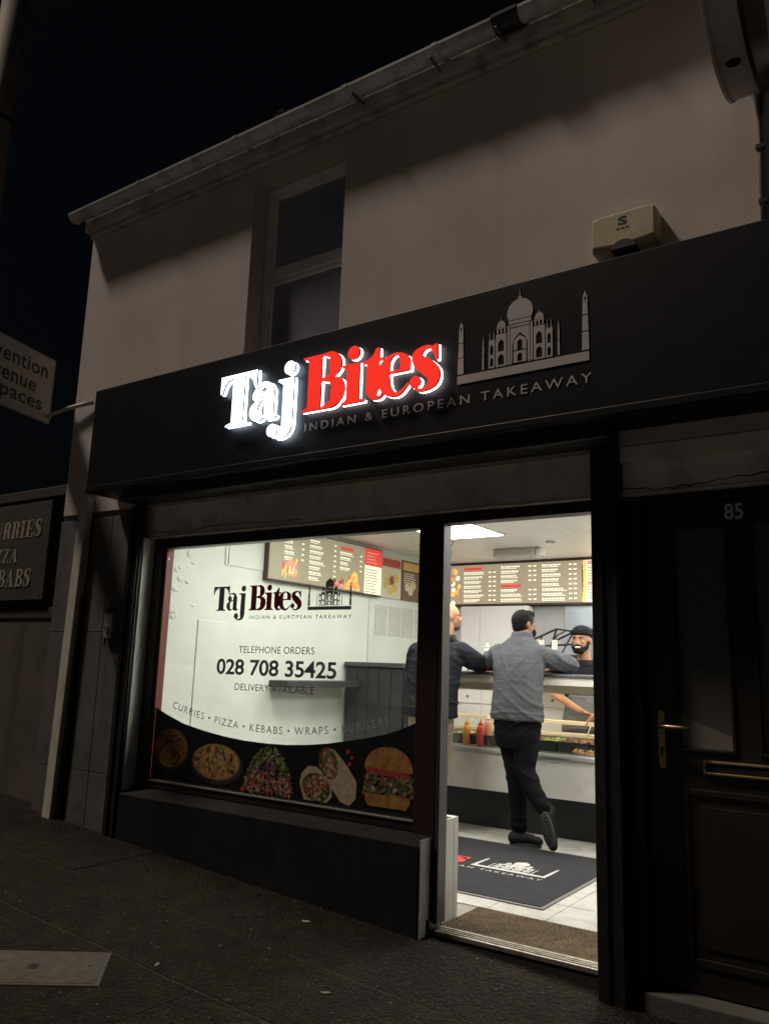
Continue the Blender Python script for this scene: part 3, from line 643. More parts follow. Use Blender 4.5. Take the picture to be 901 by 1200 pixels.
f.p([(-.79, .775), (-.745, .81), (-.69, .80), (-.60, .72), (-.535, .645), (-.535, .56), (-.58, .515), (-.64, .53), (-.74, .63)], 6)
f.p([(-.935, .60), (-.925, .655), (-.88, .70), (-.82, .70), (-.75, .665), (-.705, .60), (-.70, .55), (-.735, .515), (-.90, .515)], 6)
for cx, cz, rx, rz, rot in ((-.735, .725, .065, .088, .5), (-.815, .59, .10, .075, -.15)):
    f.p([(cx+rx*math.cos(a)*math.cos(rot)-rz*math.sin(a)*math.sin(rot), cz+rx*math.cos(a)*math.sin(rot)+rz*math.sin(a)*math.cos(rot)) for a in [i*6.283/24 for i in range(24)]], 5)
    for k in range(120):
        a, d = random.random()*6.28, math.sqrt(random.random())*.9; u, v = rx*d*math.cos(a), rz*d*math.sin(a)
        f.blob(cx+u*math.cos(rot)-v*math.sin(rot), cz+u*math.sin(rot)+v*math.cos(rot), random.uniform(.006, .016), random.choice([3, 5, 4, 11, 6, 8, 0]) if d > .5 else random.choice([3, 3, 6, 0, 11]), 7, .4, .7, random.random()*3)
for x, z, r in ((-.60, .80, .014), (-.57, .77, .010), (-.585, .735, .012)): f.blob(x, z, r, 8, 10, .1)
f.done('food_print')
f = Food()
f.p([(-.48, .735)]+[(-.33+.155*math.cos(a), .735+.112*math.sin(a)) for a in [math.pi-math.pi*i/18 for i in range(19)]]+[(-.175, .72), (-.48, .72)], 7)
for k in range(38):
    a, d = random.random()*3.14, math.sqrt(random.random())*.85; f.blob(-.33+.14*d*math.cos(a), .745+.09*d*math.sin(a), .004, 1, 6, .2, .6, random.random()*3)
f.p([(-.475, .722), (-.46, .735), (-.2, .715), (-.178, .70), (-.185, .675), (-.30, .695), (-.47, .70)], 8)
for k in range(240):
    x = random.uniform(-.485, -.175); z = random.uniform(.585, .695); f.blob(x, z, random.uniform(.007, .019), random.choice([4, 5, 5, 3, 3, 11, 9]), 7, .45, .6, random.random()*3)
f.p([(-.475, .60), (-.40, .595), (-.30, .60), (-.19, .595), (-.185, .57), (-.21, .535), (-.45, .535), (-.472, .56)], 7)
f.done('food_print')

# ================================================================== THE SIGN ABOVE THE SHOP
FY = -.36
sg = thing('shop_sign', 'long black fascia sign with lit white and red letters and grey domed emblem', 'sign', (0, FY, 2.39))
q = LB(); q.box(-2.695, 5.5, FY, YW-.002, 2.392, 3.138); q.build('panel', BLACKP, sg, bevel=.003)
q = LB(); q.box(-2.69, 5.5, FY-.012, FY-.0005, 2.394, 2.432); q.build('bottom_trim', BLACKP, sg, bevel=.004)
SX, SZ = -1.378, 2.660; LY = -.404
F_W = Memit('lit_white_face', (.93, .97, 1.0), 2.6); F_R = Memit('lit_red_face', (.86, .028, .016), 1.0)
HALO = Memit('lit_letter_back', (.74, .88, 1.0), 10.0); HALO_R = Memit('lit_letter_back_red', (1.0, .90, .88), 6.0)
SIDE_W = M('letter_return_grey', (.06, .068, .075), .4); SIDE_R = M('letter_return_maroon', (.10, .012, .010), .4)
for ch, x0, wd in WORD:
    P = letter_polys(ch, x0, wd, 1, SX, SZ); isw = ch in 'Taj'
    q = LB()
    for i, pp in enumerate(P): q.prism(pp, LY-.0004*i, LY+.013)
    lt = q.build('letter', [F_W if isw else F_R, SIDE_W if isw else SIDE_R], sg)
    for pl in lt.data.polygons:
        if abs(pl.normal.y) < .7: pl.material_index = 1
    q = LB()
    for i, pp in enumerate(P): q.prism([(a, b) for a, b in pp], LY+.019-.0003*i, FY-.012)
    q.build('halo', HALO if isw else HALO_R, lt)
GREYL = M('grey_cut_letter', (.50, .48, .47), .6)
ks = 1.0113
def sgx(x): return CAM.x+(x-CAM.x)*ks
def sgz(z): return CAM.z+(z-CAM.z)*ks
q = LB()
for pp in emblem_polys(): q.prism([(sgx(SX+EMB_X+a), sgz(SZ+EMB_Z+b)) for a, b in pp], FY-.004, FY-.0004)
em = q.build('emblem', GREYL, sg)
def sgw(w_, q): q.__class__ = LB; q.build('lettering', GREYL, sg)
text_words(sgw, 'INDIAN & EUROPEAN TAKEAWAY', sgx(-.693), sgx(.967), sgz(2.547), sgz(2.594), FY-.003, 1.38)

# ---- alarm box, round projecting sign, cable
ab = thing('alarm_box', 'cream burglar alarm box on the wall above the black fascia', 'alarm box', (1.058, YW, 3.27))
AM = M('aged_cream_plastic', (.50, .43, .28), .5, var=(5, .1), dirt=(9, (.25, .2, .12), .4))
prof = [(-.158, .012), (-.05, .0), (.05, .0), (.158, .012), (.158, .172), (.12, .182), (-.12, .182), (-.158, .172)]
q = MB(); r0 = [(x, 0, z) for x, z in prof]; r1 = [(x, -.075, z) for x, z in prof]; r2_ = [(x*.95, -.100, .10+(z-.10)*.90+.012) for x, z in prof]
q.rings([r0, r1, r2_]); q.build('cover', AM, ab, bevel=.006)
q = MB(); N = 14; q.prism([(-.06, -.001), (.06, -.001)]+[(.06*math.cos(math.pi*i/N), .042*math.sin(math.pi*i/N)) for i in range(1, N)], -.1006, -.02); q.build('sounder_grille', M('black_plastic', (.01, .01, .01), .5), ab)
q = flatmb(); text_fit(q, 'S', -.022, .022, .118, .162, -.1012, 1, .03); q.build('letter', BLACKM, ab)
q = flatmb(); text_fit(q, 'S', .024, .032, .165, .172, -.1012); text_fit(q, '---', -.03, .03, .097, .104, -.1012); q.build('small_print', BLACKM, ab)
q = MB(); q.box(-.06, .05, -.05, -.004, .1822, .190); q.build('top_lip', AM, ab, bevel=.003)

rs = thing('round_sign', 'round white rimmed projecting sign on the upper wall beside a dark cable', 'sign', (1.665, -.52, 4.085))
RIM = M('round_sign_rim', (.50, .47, .47), .4, dirt=(9, (.15, .13, .12), .4))
N = 48
def wheel(r, x0, x1, ri=0):
    q = MB(); q.rings([[(x0, r*math.cos(2*math.pi*i/N), r*math.sin(2*math.pi*i/N)) for i in range(N)], [(x1, r*math.cos(2*math.pi*i/N), r*math.sin(2*math.pi*i/N)) for i in range(N)]]); return q
wheel(.385, -.075, .060).build('drum', RIM, rs, bevel=.008)
wheel(.393, -.083, -.066).build('rim_band', RIM, rs, bevel=.004); wheel(.393, .045, .063).build('rim_band', BLACKM, rs, bevel=.004)
wheel(.365, .0605, .0635).build('face', M('dark_sign_face', (.014, .014, .016), .3, var=(8, .5)), rs)
q = MB(); q.ell((-.01, -.10, -.373), (.03, .02, .017), 12, 6); q.build('drain_hole', DARKIN, rs)
q = MB(); q.box(-.03, .03, .37, .418, -.06, .06); q.build('bracket', BLACKM, rs, bevel=.004)
q = MB(); q.tube([(.03, .38, -.10), (.02, .405, -.13), (.005, .408, -.30)], .010, 8); q.build('feed_cable', BLACKM, rs, smooth=True)
q = MB(); q.tube([(1.668, -.112, 4.9), (1.668, -.112, 4.1), (1.662, -.112, 3.6), (1.658, -.112, 3.10)], .011, 8)
cb = q.build('cable_pipe', M('grey_conduit', (.20, .19, .18), .5), smooth=True); tag(cb, 'thin grey cable conduit running down the wall to the fascia', 'conduit')
for z in (3.35, 3.62, 3.95):
    q = MB(); q.box(1.646, 1.682, -.128, -.1005, z, z+.02); q.build('clip', BLACKM, cb)

# ---- left of the building: alley gate, food board, street sign, neighbour house
ga = thing('alley_gate', 'dark planked alley gate left of the shop with a paler plain lower panel', 'gate', (-4.2, .02, .2))
GB = M('weathered_board', (.095, .082, .063), .85, var=(3, .25), streak=(5, .55), bump=(30, .3, .005)); GD = M('dark_stained_board', (.040, .034, .029), .8, var=(3, .25), streak=(18, .5), bump=(30, .3, .005))
x = -5.35; k = 0
while x < -3.40:
    x1 = min(x+.145, -3.335); q = LB(); q.box(x, x1-.006, .05+random.uniform(-.002, .002), .075, 1.64, 2.50+random.uniform(-.01, .01)); q.build('plank', GD, ga, bevel=.003, seg=1); x = x1
q = LB(); q.box(-5.35, -3.335, .02, .055, gz(-5)-.25, 1.545); q.build('lower_panel', GB, ga, bevel=.004, seg=1)
q = LB(); q.box(-5.35, -3.335, .01, .08, 1.55, 1.635); q.build('rail', GD, ga, bevel=.006)
q = LB(); q.box(-5.35, -3.335, -.02, .10, 2.512, 2.60); q.build('top_beam', GD, ga, bevel=.01)

fb = thing('food_board', 'dark brown painted board listing curries pizza kebabs, fixed to the alley gate', 'board', (-4.03, .0, 1.69))
q = LB(); q.box(-4.62, -3.60, -.022, .009, 1.695, 2.488); q.build('panel', M('dark_brown_board', (.050, .043, .034), .7, var=(4, .2), bump=(30, .2, .003), streak=(14, .3)), fb, bevel=.004)
CRM = M('faded_cream_paint', (.36, .33, .27), .8, dirt=(30, (.10, .09, .07), .5))
V_ = lambda x, w_=.17: rect(x, x+w_, 0, 1); H_ = lambda x0, x1, y, t=.05: rect(x0, x1, y, y+t)
SER = {
 'C': [stroke([(.60,.72,.05),(.50,.94,.06),(.34,.96,.08),(.14,.72,.20),(.12,.5,.22),(.14,.28,.20),(.34,.04,.08),(.52,.08,.05),(.60,.26,.04)]), rect(.56,.61,.66,.98)],
 'U': [rect(.08,.27,.2,1), H_(.0,.36,.95), H_(.42,.68,.95), rect(.53,.58,.22,1), stroke([(.175,.24,.19),(.22,.08,.14),(.36,.03,.08),(.50,.10,.06),(.555,.26,.05)])],
 'R': [V_(.08,.20), H_(.0,.38,0), H_(.0,.36,.95), stroke([(.2,.97,.05),(.42,.95,.10),(.52,.78,.20),(.50,.60,.16),(.36,.51,.06),(.2,.50,.05)]), stroke([(.38,.50,.10),(.50,.40,.18),(.53,.15,.18),(.60,.02,.05),(.68,.08,.03)])],
 'I': [V_(.09,.20), H_(.0,.38,0), H_(.0,.38,.95)],
 'E': [V_(.08,.20), H_(.0,.60,0), H_(.0,.58,.95), H_(.2,.44,.48), rect(.55,.60,0,.28), rect(.53,.58,.74,1), rect(.41,.45,.38,.62)],
 'S': [stroke([(.50,.74,.03),(.44,.92,.05),(.28,.97,.06),(.13,.84,.15),(.14,.68,.20),(.30,.52,.22),(.44,.34,.20),(.42,.14,.15),(.28,.03,.06),(.12,.08,.05),(.06,.28,.03)]), rect(.03,.07,.0,.30), rect(.48,.52,.70,1)],
 'P': [V_(.08,.20), H_(.0,.40,0), H_(.0,.36,.95), stroke([(.2,.97,.05),(.44,.95,.10),(.54,.76,.20),(.50,.56,.14),(.36,.46,.06),(.2,.45,.05)])],
 'Z': [H_(.0,.56,0,.06), H_(.03,.56,.94,.06), [(.0,.03),(.20,.03),(.56,.97),(.36,.97)], rect(.51,.56,0,.26), rect(.03,.08,.74,1)],
 'A': [[(.30,1),(.40,1),(.66,0),(.44,0),(.28,.72)], [(.31,1),(.35,1),(.12,0),(.07,0)], H_(.18,.50,.30), H_(.0,.22,0), H_(.38,.72,0)],
 'K': [V_(.08,.20), H_(.0,.36,0), H_(.0,.36,.95), [(.26,.42),(.31,.42),(.60,.97),(.54,.97)], [(.34,.56),(.44,.70),(.70,.02),(.48,.02)], H_(.42,.74,0), H_(.44,.68,.95)],
 'B': [V_(.08,.20), H_(.0,.36,0), H_(.0,.36,.95), stroke([(.2,.97,.05),(.40,.95,.09),(.50,.78,.18),(.46,.62,.12),(.2,.52,.05)]), stroke([(.2,.52,.05),(.44,.48,.10),(.55,.28,.20),(.50,.10,.14),(.2,.03,.05)])],
}
SW = {'C': .66, 'U': .70, 'R': .70, 'I': .40, 'E': .64, 'S': .58, 'P': .64, 'Z': .62, 'A': .74, 'K': .76, 'B': .64}
for word, x0, x1, z0, z1 in (('CURRIES', -4.50, -3.70, 2.205, 2.345), ('PIZZA', -4.50, -3.985, 2.005, 2.12), ('KEBABS', -4.50, -3.778, 1.806, 1.948)):
    tot = sum(SW[c]+.06 for c in word)-.06; kx = (x1-x0)/tot; x = x0; q = LB(); q.isflat = True; i = 0
    for c in word:
        for pp in SER[c]:
            q.flat([(x+a*kx+(b-.5)*.012, z0+b*(z1-z0)) for a, b in pp], -.0225-.0002*i); i += 1
        x += (SW[c]+.06)*kx
    q.build('lettering', CRM, fb)
for x in (-4.58, -3.64):
    for z in (1.735, 2.45):
        q = LB(); q.ell((x, -.0225, z), (.009, .004, .009), 10, 5); q.build('screw', BLACKM, fb)

st = thing('street_plate', 'projecting white street sign plate lettered vention venue spaces on a wall bracket', 'street sign', (-3.66, -.10, 3.10))
ang = math.atan2(.96, -.28)
st.rotation_euler.z = ang
PLT = M('street_plate_white', (.40, .385, .35), .5, var=(4, .15), dirt=(5, (.2, .18, .14), .5)); BLK = M('plate_black', (.012, .012, .012), .5)
q = MB()
pp = [(-.92, .0), (-.015, .0), (0, .015), (0, .525), (-.015, .54), (-.92, .54)]; q.prism(pp, -.008, .008); q.build('plate', PLT, st, bevel=.003)
q = MB(); frame_box(q, -.92, 0, .0, .54, -.010, -.0082, .010); q.build('edge', M('plate_edge_grey', (.25, .24, .22), .5), st)
for s, x1, z0, h, wd in (('evention', -.075, .355, .115, .655), ('evenue', -.19, .205, .085, .53), ('spaces', -.10, .045, .115, .53)):
    q = flatmb(); text_fit(q, s, x1-wd, x1, z0, z0+h*1.0, -.0086, 1.05, .02); q.build('lettering', BLK, st)
q = LB(); q.tube([(-3.05, -.13, 3.178), (-3.30, -.15, 3.172), (-3.60, -.13, 3.165), (-3.68, -.085, 3.163)], [.017, .016, .014, .012], 10); br = q.build('wall_bracket', WHITEP, None, smooth=True)
br.name = 'sign_bracket'; tag(br, 'thin pale horizontal bracket bar from the wall corner to the street sign plate', 'bracket')
q = MB(); q.box(-.03, .03, 0, .03, 4.35, 4.47); q.tube([(0, 0, 4.36), (.0, .02, 4.1)], .012, 6)
jb = q.build('junction_box', M('dark_junction_plastic', (.03, .03, .03), .5), bevel=.004); jb.location = (-3.345, -.02, 0); tag(jb, 'small dark junction box on the corner of the cream wall below the gutter', 'box')

lc = thing('telegraph_pole', 'tall brown wooden pole rising at the far left edge of the picture', 'pole', (-8.27, 1.5, .3))
q = MB(); N = 20; q.rings([[(r*math.cos(2*math.pi*i/N), r*math.sin(2*math.pi*i/N), z) for i in range(N)] for r, z in ((.20, -.05), (.19, 3), (.18, 6.8), (.165, 12.5))]); q.build('shaft', M('pole_wood', (.22, .19, .15), .8, var=(4, .25), streak=(12, .5)), lc, smooth=True)
q = MB(); N = 20; q.rings([[(r*math.cos(2*math.pi*i/N), r*math.sin(2*math.pi*i/N), z) for i in range(N)] for r, z in ((.19, 8.3), (.19, 8.38))]); q.build('band', BLACKM, lc, smooth=True)
yd = thing('rear_outbuilding', 'dark low outbuilding standing behind the alley gate', 'building', (-4.2, 4, 0))
q = LB(); q.box(-5.6, -3.33, 6.0, 9, -.3, 4.3); q.build('wall', M('dark_brick_wash', (.03, .028, .028), .9, var=(5, .2), bump=(30, .3)), yd)
q = LB(); q.box(-5.7, -3.33, 5.9, 9.1, 4.302, 4.42); q.build('roof', MATS['dark_slate'], yd)

# ================================================================== INSIDE THE SHOP
# ---- ceiling light panels, vent box, hanging wire
def light_panel(x, y, label):
    t = thing('ceiling_light', label, 'ceiling light', (x, y, ZC), 'ceiling light panels')
    q = MB(); frame_box(q, -.30, .30, -.30, .30, -.016, -.0015, .018); q.v = [(a, c, b) for a, b, c in q.v]; q.build('frame', UPVC, t, bevel=.003)
    q = MB(); q.box(-.2815, .2815, -.2815, .2815, -.010, -.0015); q.build('diffuser', Memit('led_diffuser', (1.0, .965, .90), 29), t); return t
light_panel(-1.10, 2.09, 'square lit ceiling panel above the customers at the counter')
light_panel(-1.30, .72, 'square lit ceiling panel just inside the shop window')
light_panel(.45, 1.45, 'square lit ceiling panel over the doorway mat on the right')
light_panel(.42, 2.55, 'unseen ceiling panel added to brighten the counter front at its right end')  # added out of view to light the counter front
light_panel(.02, 3.38, 'unseen ceiling panel added to brighten the kitchen behind the counter on the right')  # placed out of view to add brightness to the back of the kitchen
vb = thing('air_vent', 'grey ribbed ventilation box on the ceiling in front of the menu', 'vent', (-1.10, 3.22, ZC))
q = MB(); q.box(-.21, .21, -.07, .09, -.085, -.0015); q.build('housing', M('vent_grey', (.50, .48, .44), .5), vb, bevel=.008)
for k in range(4):
    q = MB(); q.box(-.20, .20, -.079, -.0702, -.080+k*.019, -.068+k*.019); q.build('louvre', MATS['vent_grey'], vb, bevel=.002)
q = MB(); q.box(.2102, .27, -.05, .07, -.075, -.0015); q.build('motor_cap', UPVC, vb, bevel=.012)
q = MB(); q.tube(catmull([(-1.40, 2.55, ZC), (-1.43, 2.55, 2.345), (-1.47, 2.55, 2.33), (-1.42, 2.56, 2.30), (-1.48, 2.57, 2.26)], 6), .004, 6)
o = q.build('hanging_wire', BLACKM, smooth=True); tag(o, 'loose dark wire hanging from the ceiling beside the light panel', 'wire')
for x, y, lb in ((-.62, 2.9, 'small round ceiling spot cover right of the vent box'), (-1.75, 2.6, 'small round ceiling spot cover near the side posters')):
    q = MB(); q.tube([(0, 0, -.001), (0, 0, -.010), (0, 0, -.014)], [.045, .045, .030], 16); o = q.build('ceiling_spot', M('spot_grey', (.25, .25, .24), .4)); o.location = (x, y, ZC); tag(o, lb, 'spotlight')

# ---- menus
MBG = Memit('menu_brown', (.32, .27, .185), .95); MTX = Memit('menu_cream', (.92, .86, .66), 1.05); MRD = Memit('menu_red', (.72, .05, .04), 1.0)
MYL = Memit('menu_yellow', (.95, .55, .10), 1.0); MOR = Memit('menu_orange', (.85, .30, .10), 1.0); MDK = Memit('menu_dark', (.06, .045, .035), .8); MPK = Memit('menu_salmon', (.80, .28, .20), .9)
MM = [MBG, MTX, MRD, MYL, MOR, MDK, MPK]
def menu_lines(q, x0, x1, z0, z1, rows, y, heads=(), wfrac=(.35, .75), prices=2, mi=1):
    dz = (z1-z0)/rows
    for r in range(rows):
        z = z1-(r+.5)*dz
        if r in heads: q.flat(rect(x0, x0+(x1-x0)*.55, z-dz*.28, z+dz*.28), y, 2); continue
        L = (x1-x0)*random.uniform(*wfrac); cu = x0
        while cu < x0+L:
            wl_ = random.uniform(.015, .05); q.flat(rect(cu, min(cu+wl_, x0+L), z-dz*.02, z+dz*.30), y, mi); cu += wl_+.006
        q.flat(rect(x0, x0+L*random.uniform(.8, 1.15), z-dz*.30, z-dz*.16), y, mi)
        for k in range(prices):
            xp = x1-(x1-x0)*(.05+.13*k); q.flat(rect(xp-.032, xp, z-dz*.05, z+dz*.25), y, mi)
# main menu over the back of the counter
mn = thing('menu_lightbox', 'long lit brown menu lightbox on the back wall above the servery', 'menu board', (-.9, 3.95, 1.94))
q = LB(); q.box(-2.24, XR-.004, 3.95, 4.11, 1.935, 2.395); q.build('case', M('menu_case', (.05, .025, .02), .5), mn, bevel=.004)
q = LB(); q.isflat = True; q.flat(rect(-2.10, -.735, 1.955, 2.372), 3.9490, 0); q.flat(rect(-.70, .90, 1.955, 2.372), 3.9490, 1); q.flat(rect(-2.225, -2.10, 1.955, 2.372), 3.9490, 0)
q.build('backlit_sheet', MM, mn)
q = flatmb(); q.__class__ = LB
for k, (a, b, hd_) in enumerate(((-2.06, -1.66, (0,)), (-1.62, -1.20, (4,)), (-1.16, -.77, ()))): menu_lines(q, a, b, 1.965, 2.355, 8, 3.9485, hd_, (.4, .62), 2)
for z in (2.345, 2.14): q.flat(rect(-.68, -.1, z-.018, z+.018), 3.9484, 6)
for k in range(22):
    z = 2.31-k*.0155
    if abs(z-2.14) > .02: q.flat(rect(-.68, -.56, z-.003, z+.003), 3.9484, 5); q.flat(rect(-.53, -.53+random.uniform(.1, .3), z-.003, z+.003), 3.9484, 5)
for k in range(9):
    t = k/8; z = 1.955+.417*t; q.flat(rect(-.735+.012*math.sin(t*3), -.70+.012*math.sin(t*3), z, z+.05 if k < 8 else z+.001), 3.9486, 3)
for k in range(40):
    q.flat(disc(random.uniform(-2.22, -2.11), random.uniform(1.96, 2.33), random.uniform(.012, .03), n=8), 3.9480-.00005*k, random.choice([3, 4, 1, 3, 0]))
q.build('print', MM, mn)['kind'] = 'stuff'
# left wall menu; drawn in (y,z) and turned onto the wall
def to_wall(q, x):      # flat print drawn in x-z at y=h turned to face +x
    q.v = [(x-vy, vx, vz) for vx, vy, vz in q.v]; q.f = [tuple(f) for f in q.f]; return q
lm = thing('side_menu', 'lit brown menu panel with red price strip on the left wall', 'menu board', (XL, 1.9, 1.93))
q = LB(); q.box(XL+.001, XL+.055, 1.05, 2.66, 1.922, 2.372); q.build('case', MATS['menu_case'], lm, bevel=.004)
q = LB(); q.isflat = True; q.flat(rect(1.06, 2.37, 1.935, 2.362), 0, 0); q.flat(rect(2.37, 2.65, 1.935, 2.20), 0, 1); q.flat(rect(2.37, 2.65, 2.20, 2.362), 0, 2); to_wall(q, XL+.0560); q.build('backlit_sheet', MM, lm)
q = LB(); q.isflat = True
for a, b, z0 in ((1.24, 1.50, 2.10), (1.56, 1.95, 1.965), (1.99, 2.34, 2.10)): menu_lines(q, a, b, z0, 2.33, int((2.33-z0)/.042), -.0003, (0,) if a < 1.3 or a > 1.9 else (), (.3, .55), 1)
for k in range(9): q.flat(rect(2.385, 2.385+random.uniform(.15, .23), 1.95+k*.026, 1.957+k*.026), -.0003, 0)
for k in range(4): q.flat(rect(2.40, 2.40+random.uniform(.12, .2), 2.225+k*.03, 2.237+k*.03), -.0003, 6)
# chips and box picture, pizza slice picture
q.flat(rect(1.27, 1.40, 1.98, 2.10), -.0003, 6); q.flat(rect(1.31, 1.37, 2.0, 2.06), -.0005, 1)
for k in range(22): x = random.uniform(1.21, 1.42); z = random.uniform(1.945, 2.10); q.flat([(x, z), (x+.012, z), (x+.02+random.uniform(-.02, .02), z+.05), (x+.006, z+.05)], -.0006-.00004*k, random.choice([3, 3, 4, 2]))
q.flat([(2.06, 1.95), (2.30, 1.945), (2.25, 2.10), (2.21, 2.12)], -.0004, 3); q.flat([(2.10, 1.958), (2.28, 1.955), (2.215, 2.085)], -.0006, 4)
for k in range(16): q.flat(disc(random.uniform(2.13, 2.26), random.uniform(1.96, 2.06), random.uniform(.01, .022), n=9), -.0008-.00004*k, random.choice([2, 3, 6, 4]))
for k in range(16): q.flat(disc(random.uniform(1.92, 2.10), random.uniform(1.945, 2.02), random.uniform(.01, .025), n=8), -.0008-.00004*k, random.choice([2, 6, 5, 4]))
to_wall(q, XL+.0560); q.build('print', MM, lm)['kind'] = 'stuff'
def poster(y0, y1, z0, z1, label, cols, head):
    t = thing('poster', label, 'poster', (XL, (y0+y1)/2, z0), 'posters on the left wall')
    q = LB(); q.box(XL+.0125 if z0 < 1.9 else XL+.001, XL+.020, y0, y1, z0, z1); q.build('sheet', cols[0], t)
    q = LB(); q.isflat = True; q.flat(rect(y0+.015, y1-.015, z1-.10, z1-.02), 0, 1)
    for k in range(10): q.flat(disc(random.uniform(y0+.06, y1-.06), random.uniform(z0+.05, z0+.2), random.uniform(.02, .05), n=10), -.0003-.0001*k, random.choice([1, 2, 3]))
    for k in range(5): q.flat(rect(y0+.03, y0+.03+random.uniform(.1, .25), z1-.14-k*.022, z1-.13-k*.022), -.0002, 3)
    to_wall(q, XL+.0205); q.build('print', [cols[0], cols[1], cols[2], cols[3]], t)['kind'] = 'stuff'
pR, pY, pC, pB = M('poster_red', (.42, .06, .05), .5), M('poster_yellow', (.60, .40, .10), .5), M('poster_cream', (.60, .55, .45), .5), M('poster_brown', (.16, .08, .05), .5)
poster(2.70, 3.05, 1.93, 2.335, 'red and cream menu poster beside the side menu', (pC, pR, pB, pY), 1)
poster(3.07, 3.55, 1.93, 2.335, 'brown poster with yellow heading and food picture, left of the doorpost', (pB, pY, pR, pC), 1)
for k, (y0, z0) in enumerate(((2.62, 1.56), (2.86, 1.56), (3.10, 1.56), (3.34, 1.56))):
    q = MB(); q.box(XL+.0125, XL+.015, y0, y0+.21, z0, z0+.29); o = q.build('notice_sheet', M('notice_paper', (.52, .51, .49), .7, var=(30, .08)))
    tag(o, '%s pale paper notice in the row pinned below the side posters' % ('first', 'second', 'third', 'fourth')[k], 'notice', 'paper notices')

# ---- servery counter
ct = thing('servery_counter', 'servery counter with glass food display, white front and black kick board', 'counter', (-.5, 2.6, 0))
CX0, CX1 = -1.66, XR-.01
q = LB(); q.box(CX0, CX1, 2.58, 2.62, .0, .335); q.build('kick_board', M('black_kick', (.008, .008, .009), .5), ct)
q = LB(); q.box(CX0, CX1, 2.40, 2.57, .315, .60)
q.build('front_panel', M('white_counter_front', (.70, .69, .65), .4, var=(3, .04), dirt=(8, (.4, .37, .3), .3)), ct, bevel=.006)
q = LB(); q.box(CX0, CX1, 2.385, 2.45, .601, .645); q.build('rim', M('rim_steel_painted', (.50, .53, .55), .35, metal=.4), ct, bevel=.010)
q = LB(); q.box(CX0, CX1, 2.378, 2.3845, .612, .622); q.build('rim_bead', CHROME, ct)
q = LB(); q.box(CX0, CX1, 2.451, 2.929, .60, .655); q.build('well_floor', CHROME, ct)
WARM_LIT = M('warm_lit_steel', (.78, .71, .55), .4)  # steel shelving; the display's warm light is put into this cream
q = LB(); q.box(CX0, CX1, 2.93, 3.0, .57, .745); q.box(CX0, CX1, 2.86, 2.98, .746, .775); q.build('well_back', WARM_LIT, ct, bevel=.004)
q = LB(); q.box(CX0, CX1, 2.90, 2.97, .84, .872); q.build('rear_shelf', WARM_LIT, ct, bevel=.004)
q = LB(); q.box(CX0, CX1, 2.27, 2.80, 1.230, 1.256); q.build('top_slab', M('grey_counter_top', (.13, .135, .145), .3, var=(20, .15)), ct, bevel=.008)
q = LB(); q.box(CX0, CX1, 2.285, 2.78, 1.168, 1.2295); q.build('slab_support', M('pale_counter_edge', (.86, .83, .74), .45), ct, bevel=.003)
q = LB(); q.box(CX0+.03, CX1, 2.425, 2.431, .646, 1.1675); q.build('glass_front', GLASSC, ct)
q = LB(); q.box(CX0, CX1, 2.436, 2.446, 1.105, 1.1675); q.build('lamp_cover', WARM_LIT, ct, bevel=.003)
q = LB(); q.tube([(CX0+.05, 2.475, 1.145), (CX1-.05, 2.475, 1.145)], .012, 10); q.build('display_lamp', Memit('warm_strip_lamp', (1.0, .82, .55), 34.0), ct)
for x in (CX0, .55):
    q = LB(); q.box(x, x+.025, 2.42, 2.445, .646, 1.1675) if x < -1 else q.box(x, x+.012, 2.60, 2.612, .58, 1.1675); q.build('upright', CHROME, ct)
TRAY = M('black_tray', (.012, .012, .013), .4)
FOODS = {'salad': ((.12, .2, .04), 'green salad'), 'onion': ((.5, .42, .34), 'sliced onion'), 'chip': ((.62, .33, .08), 'orange fried food'), 'sauce': ((.20, .07, .03), 'dark curry sauce'), 'cab': ((.25, .10, .18), 'red cabbage'), 'tom': ((.5, .08, .05), 'chopped tomato'), 'cuc': ((.22, .30, .10), 'cucumber')}
xs = -1.40
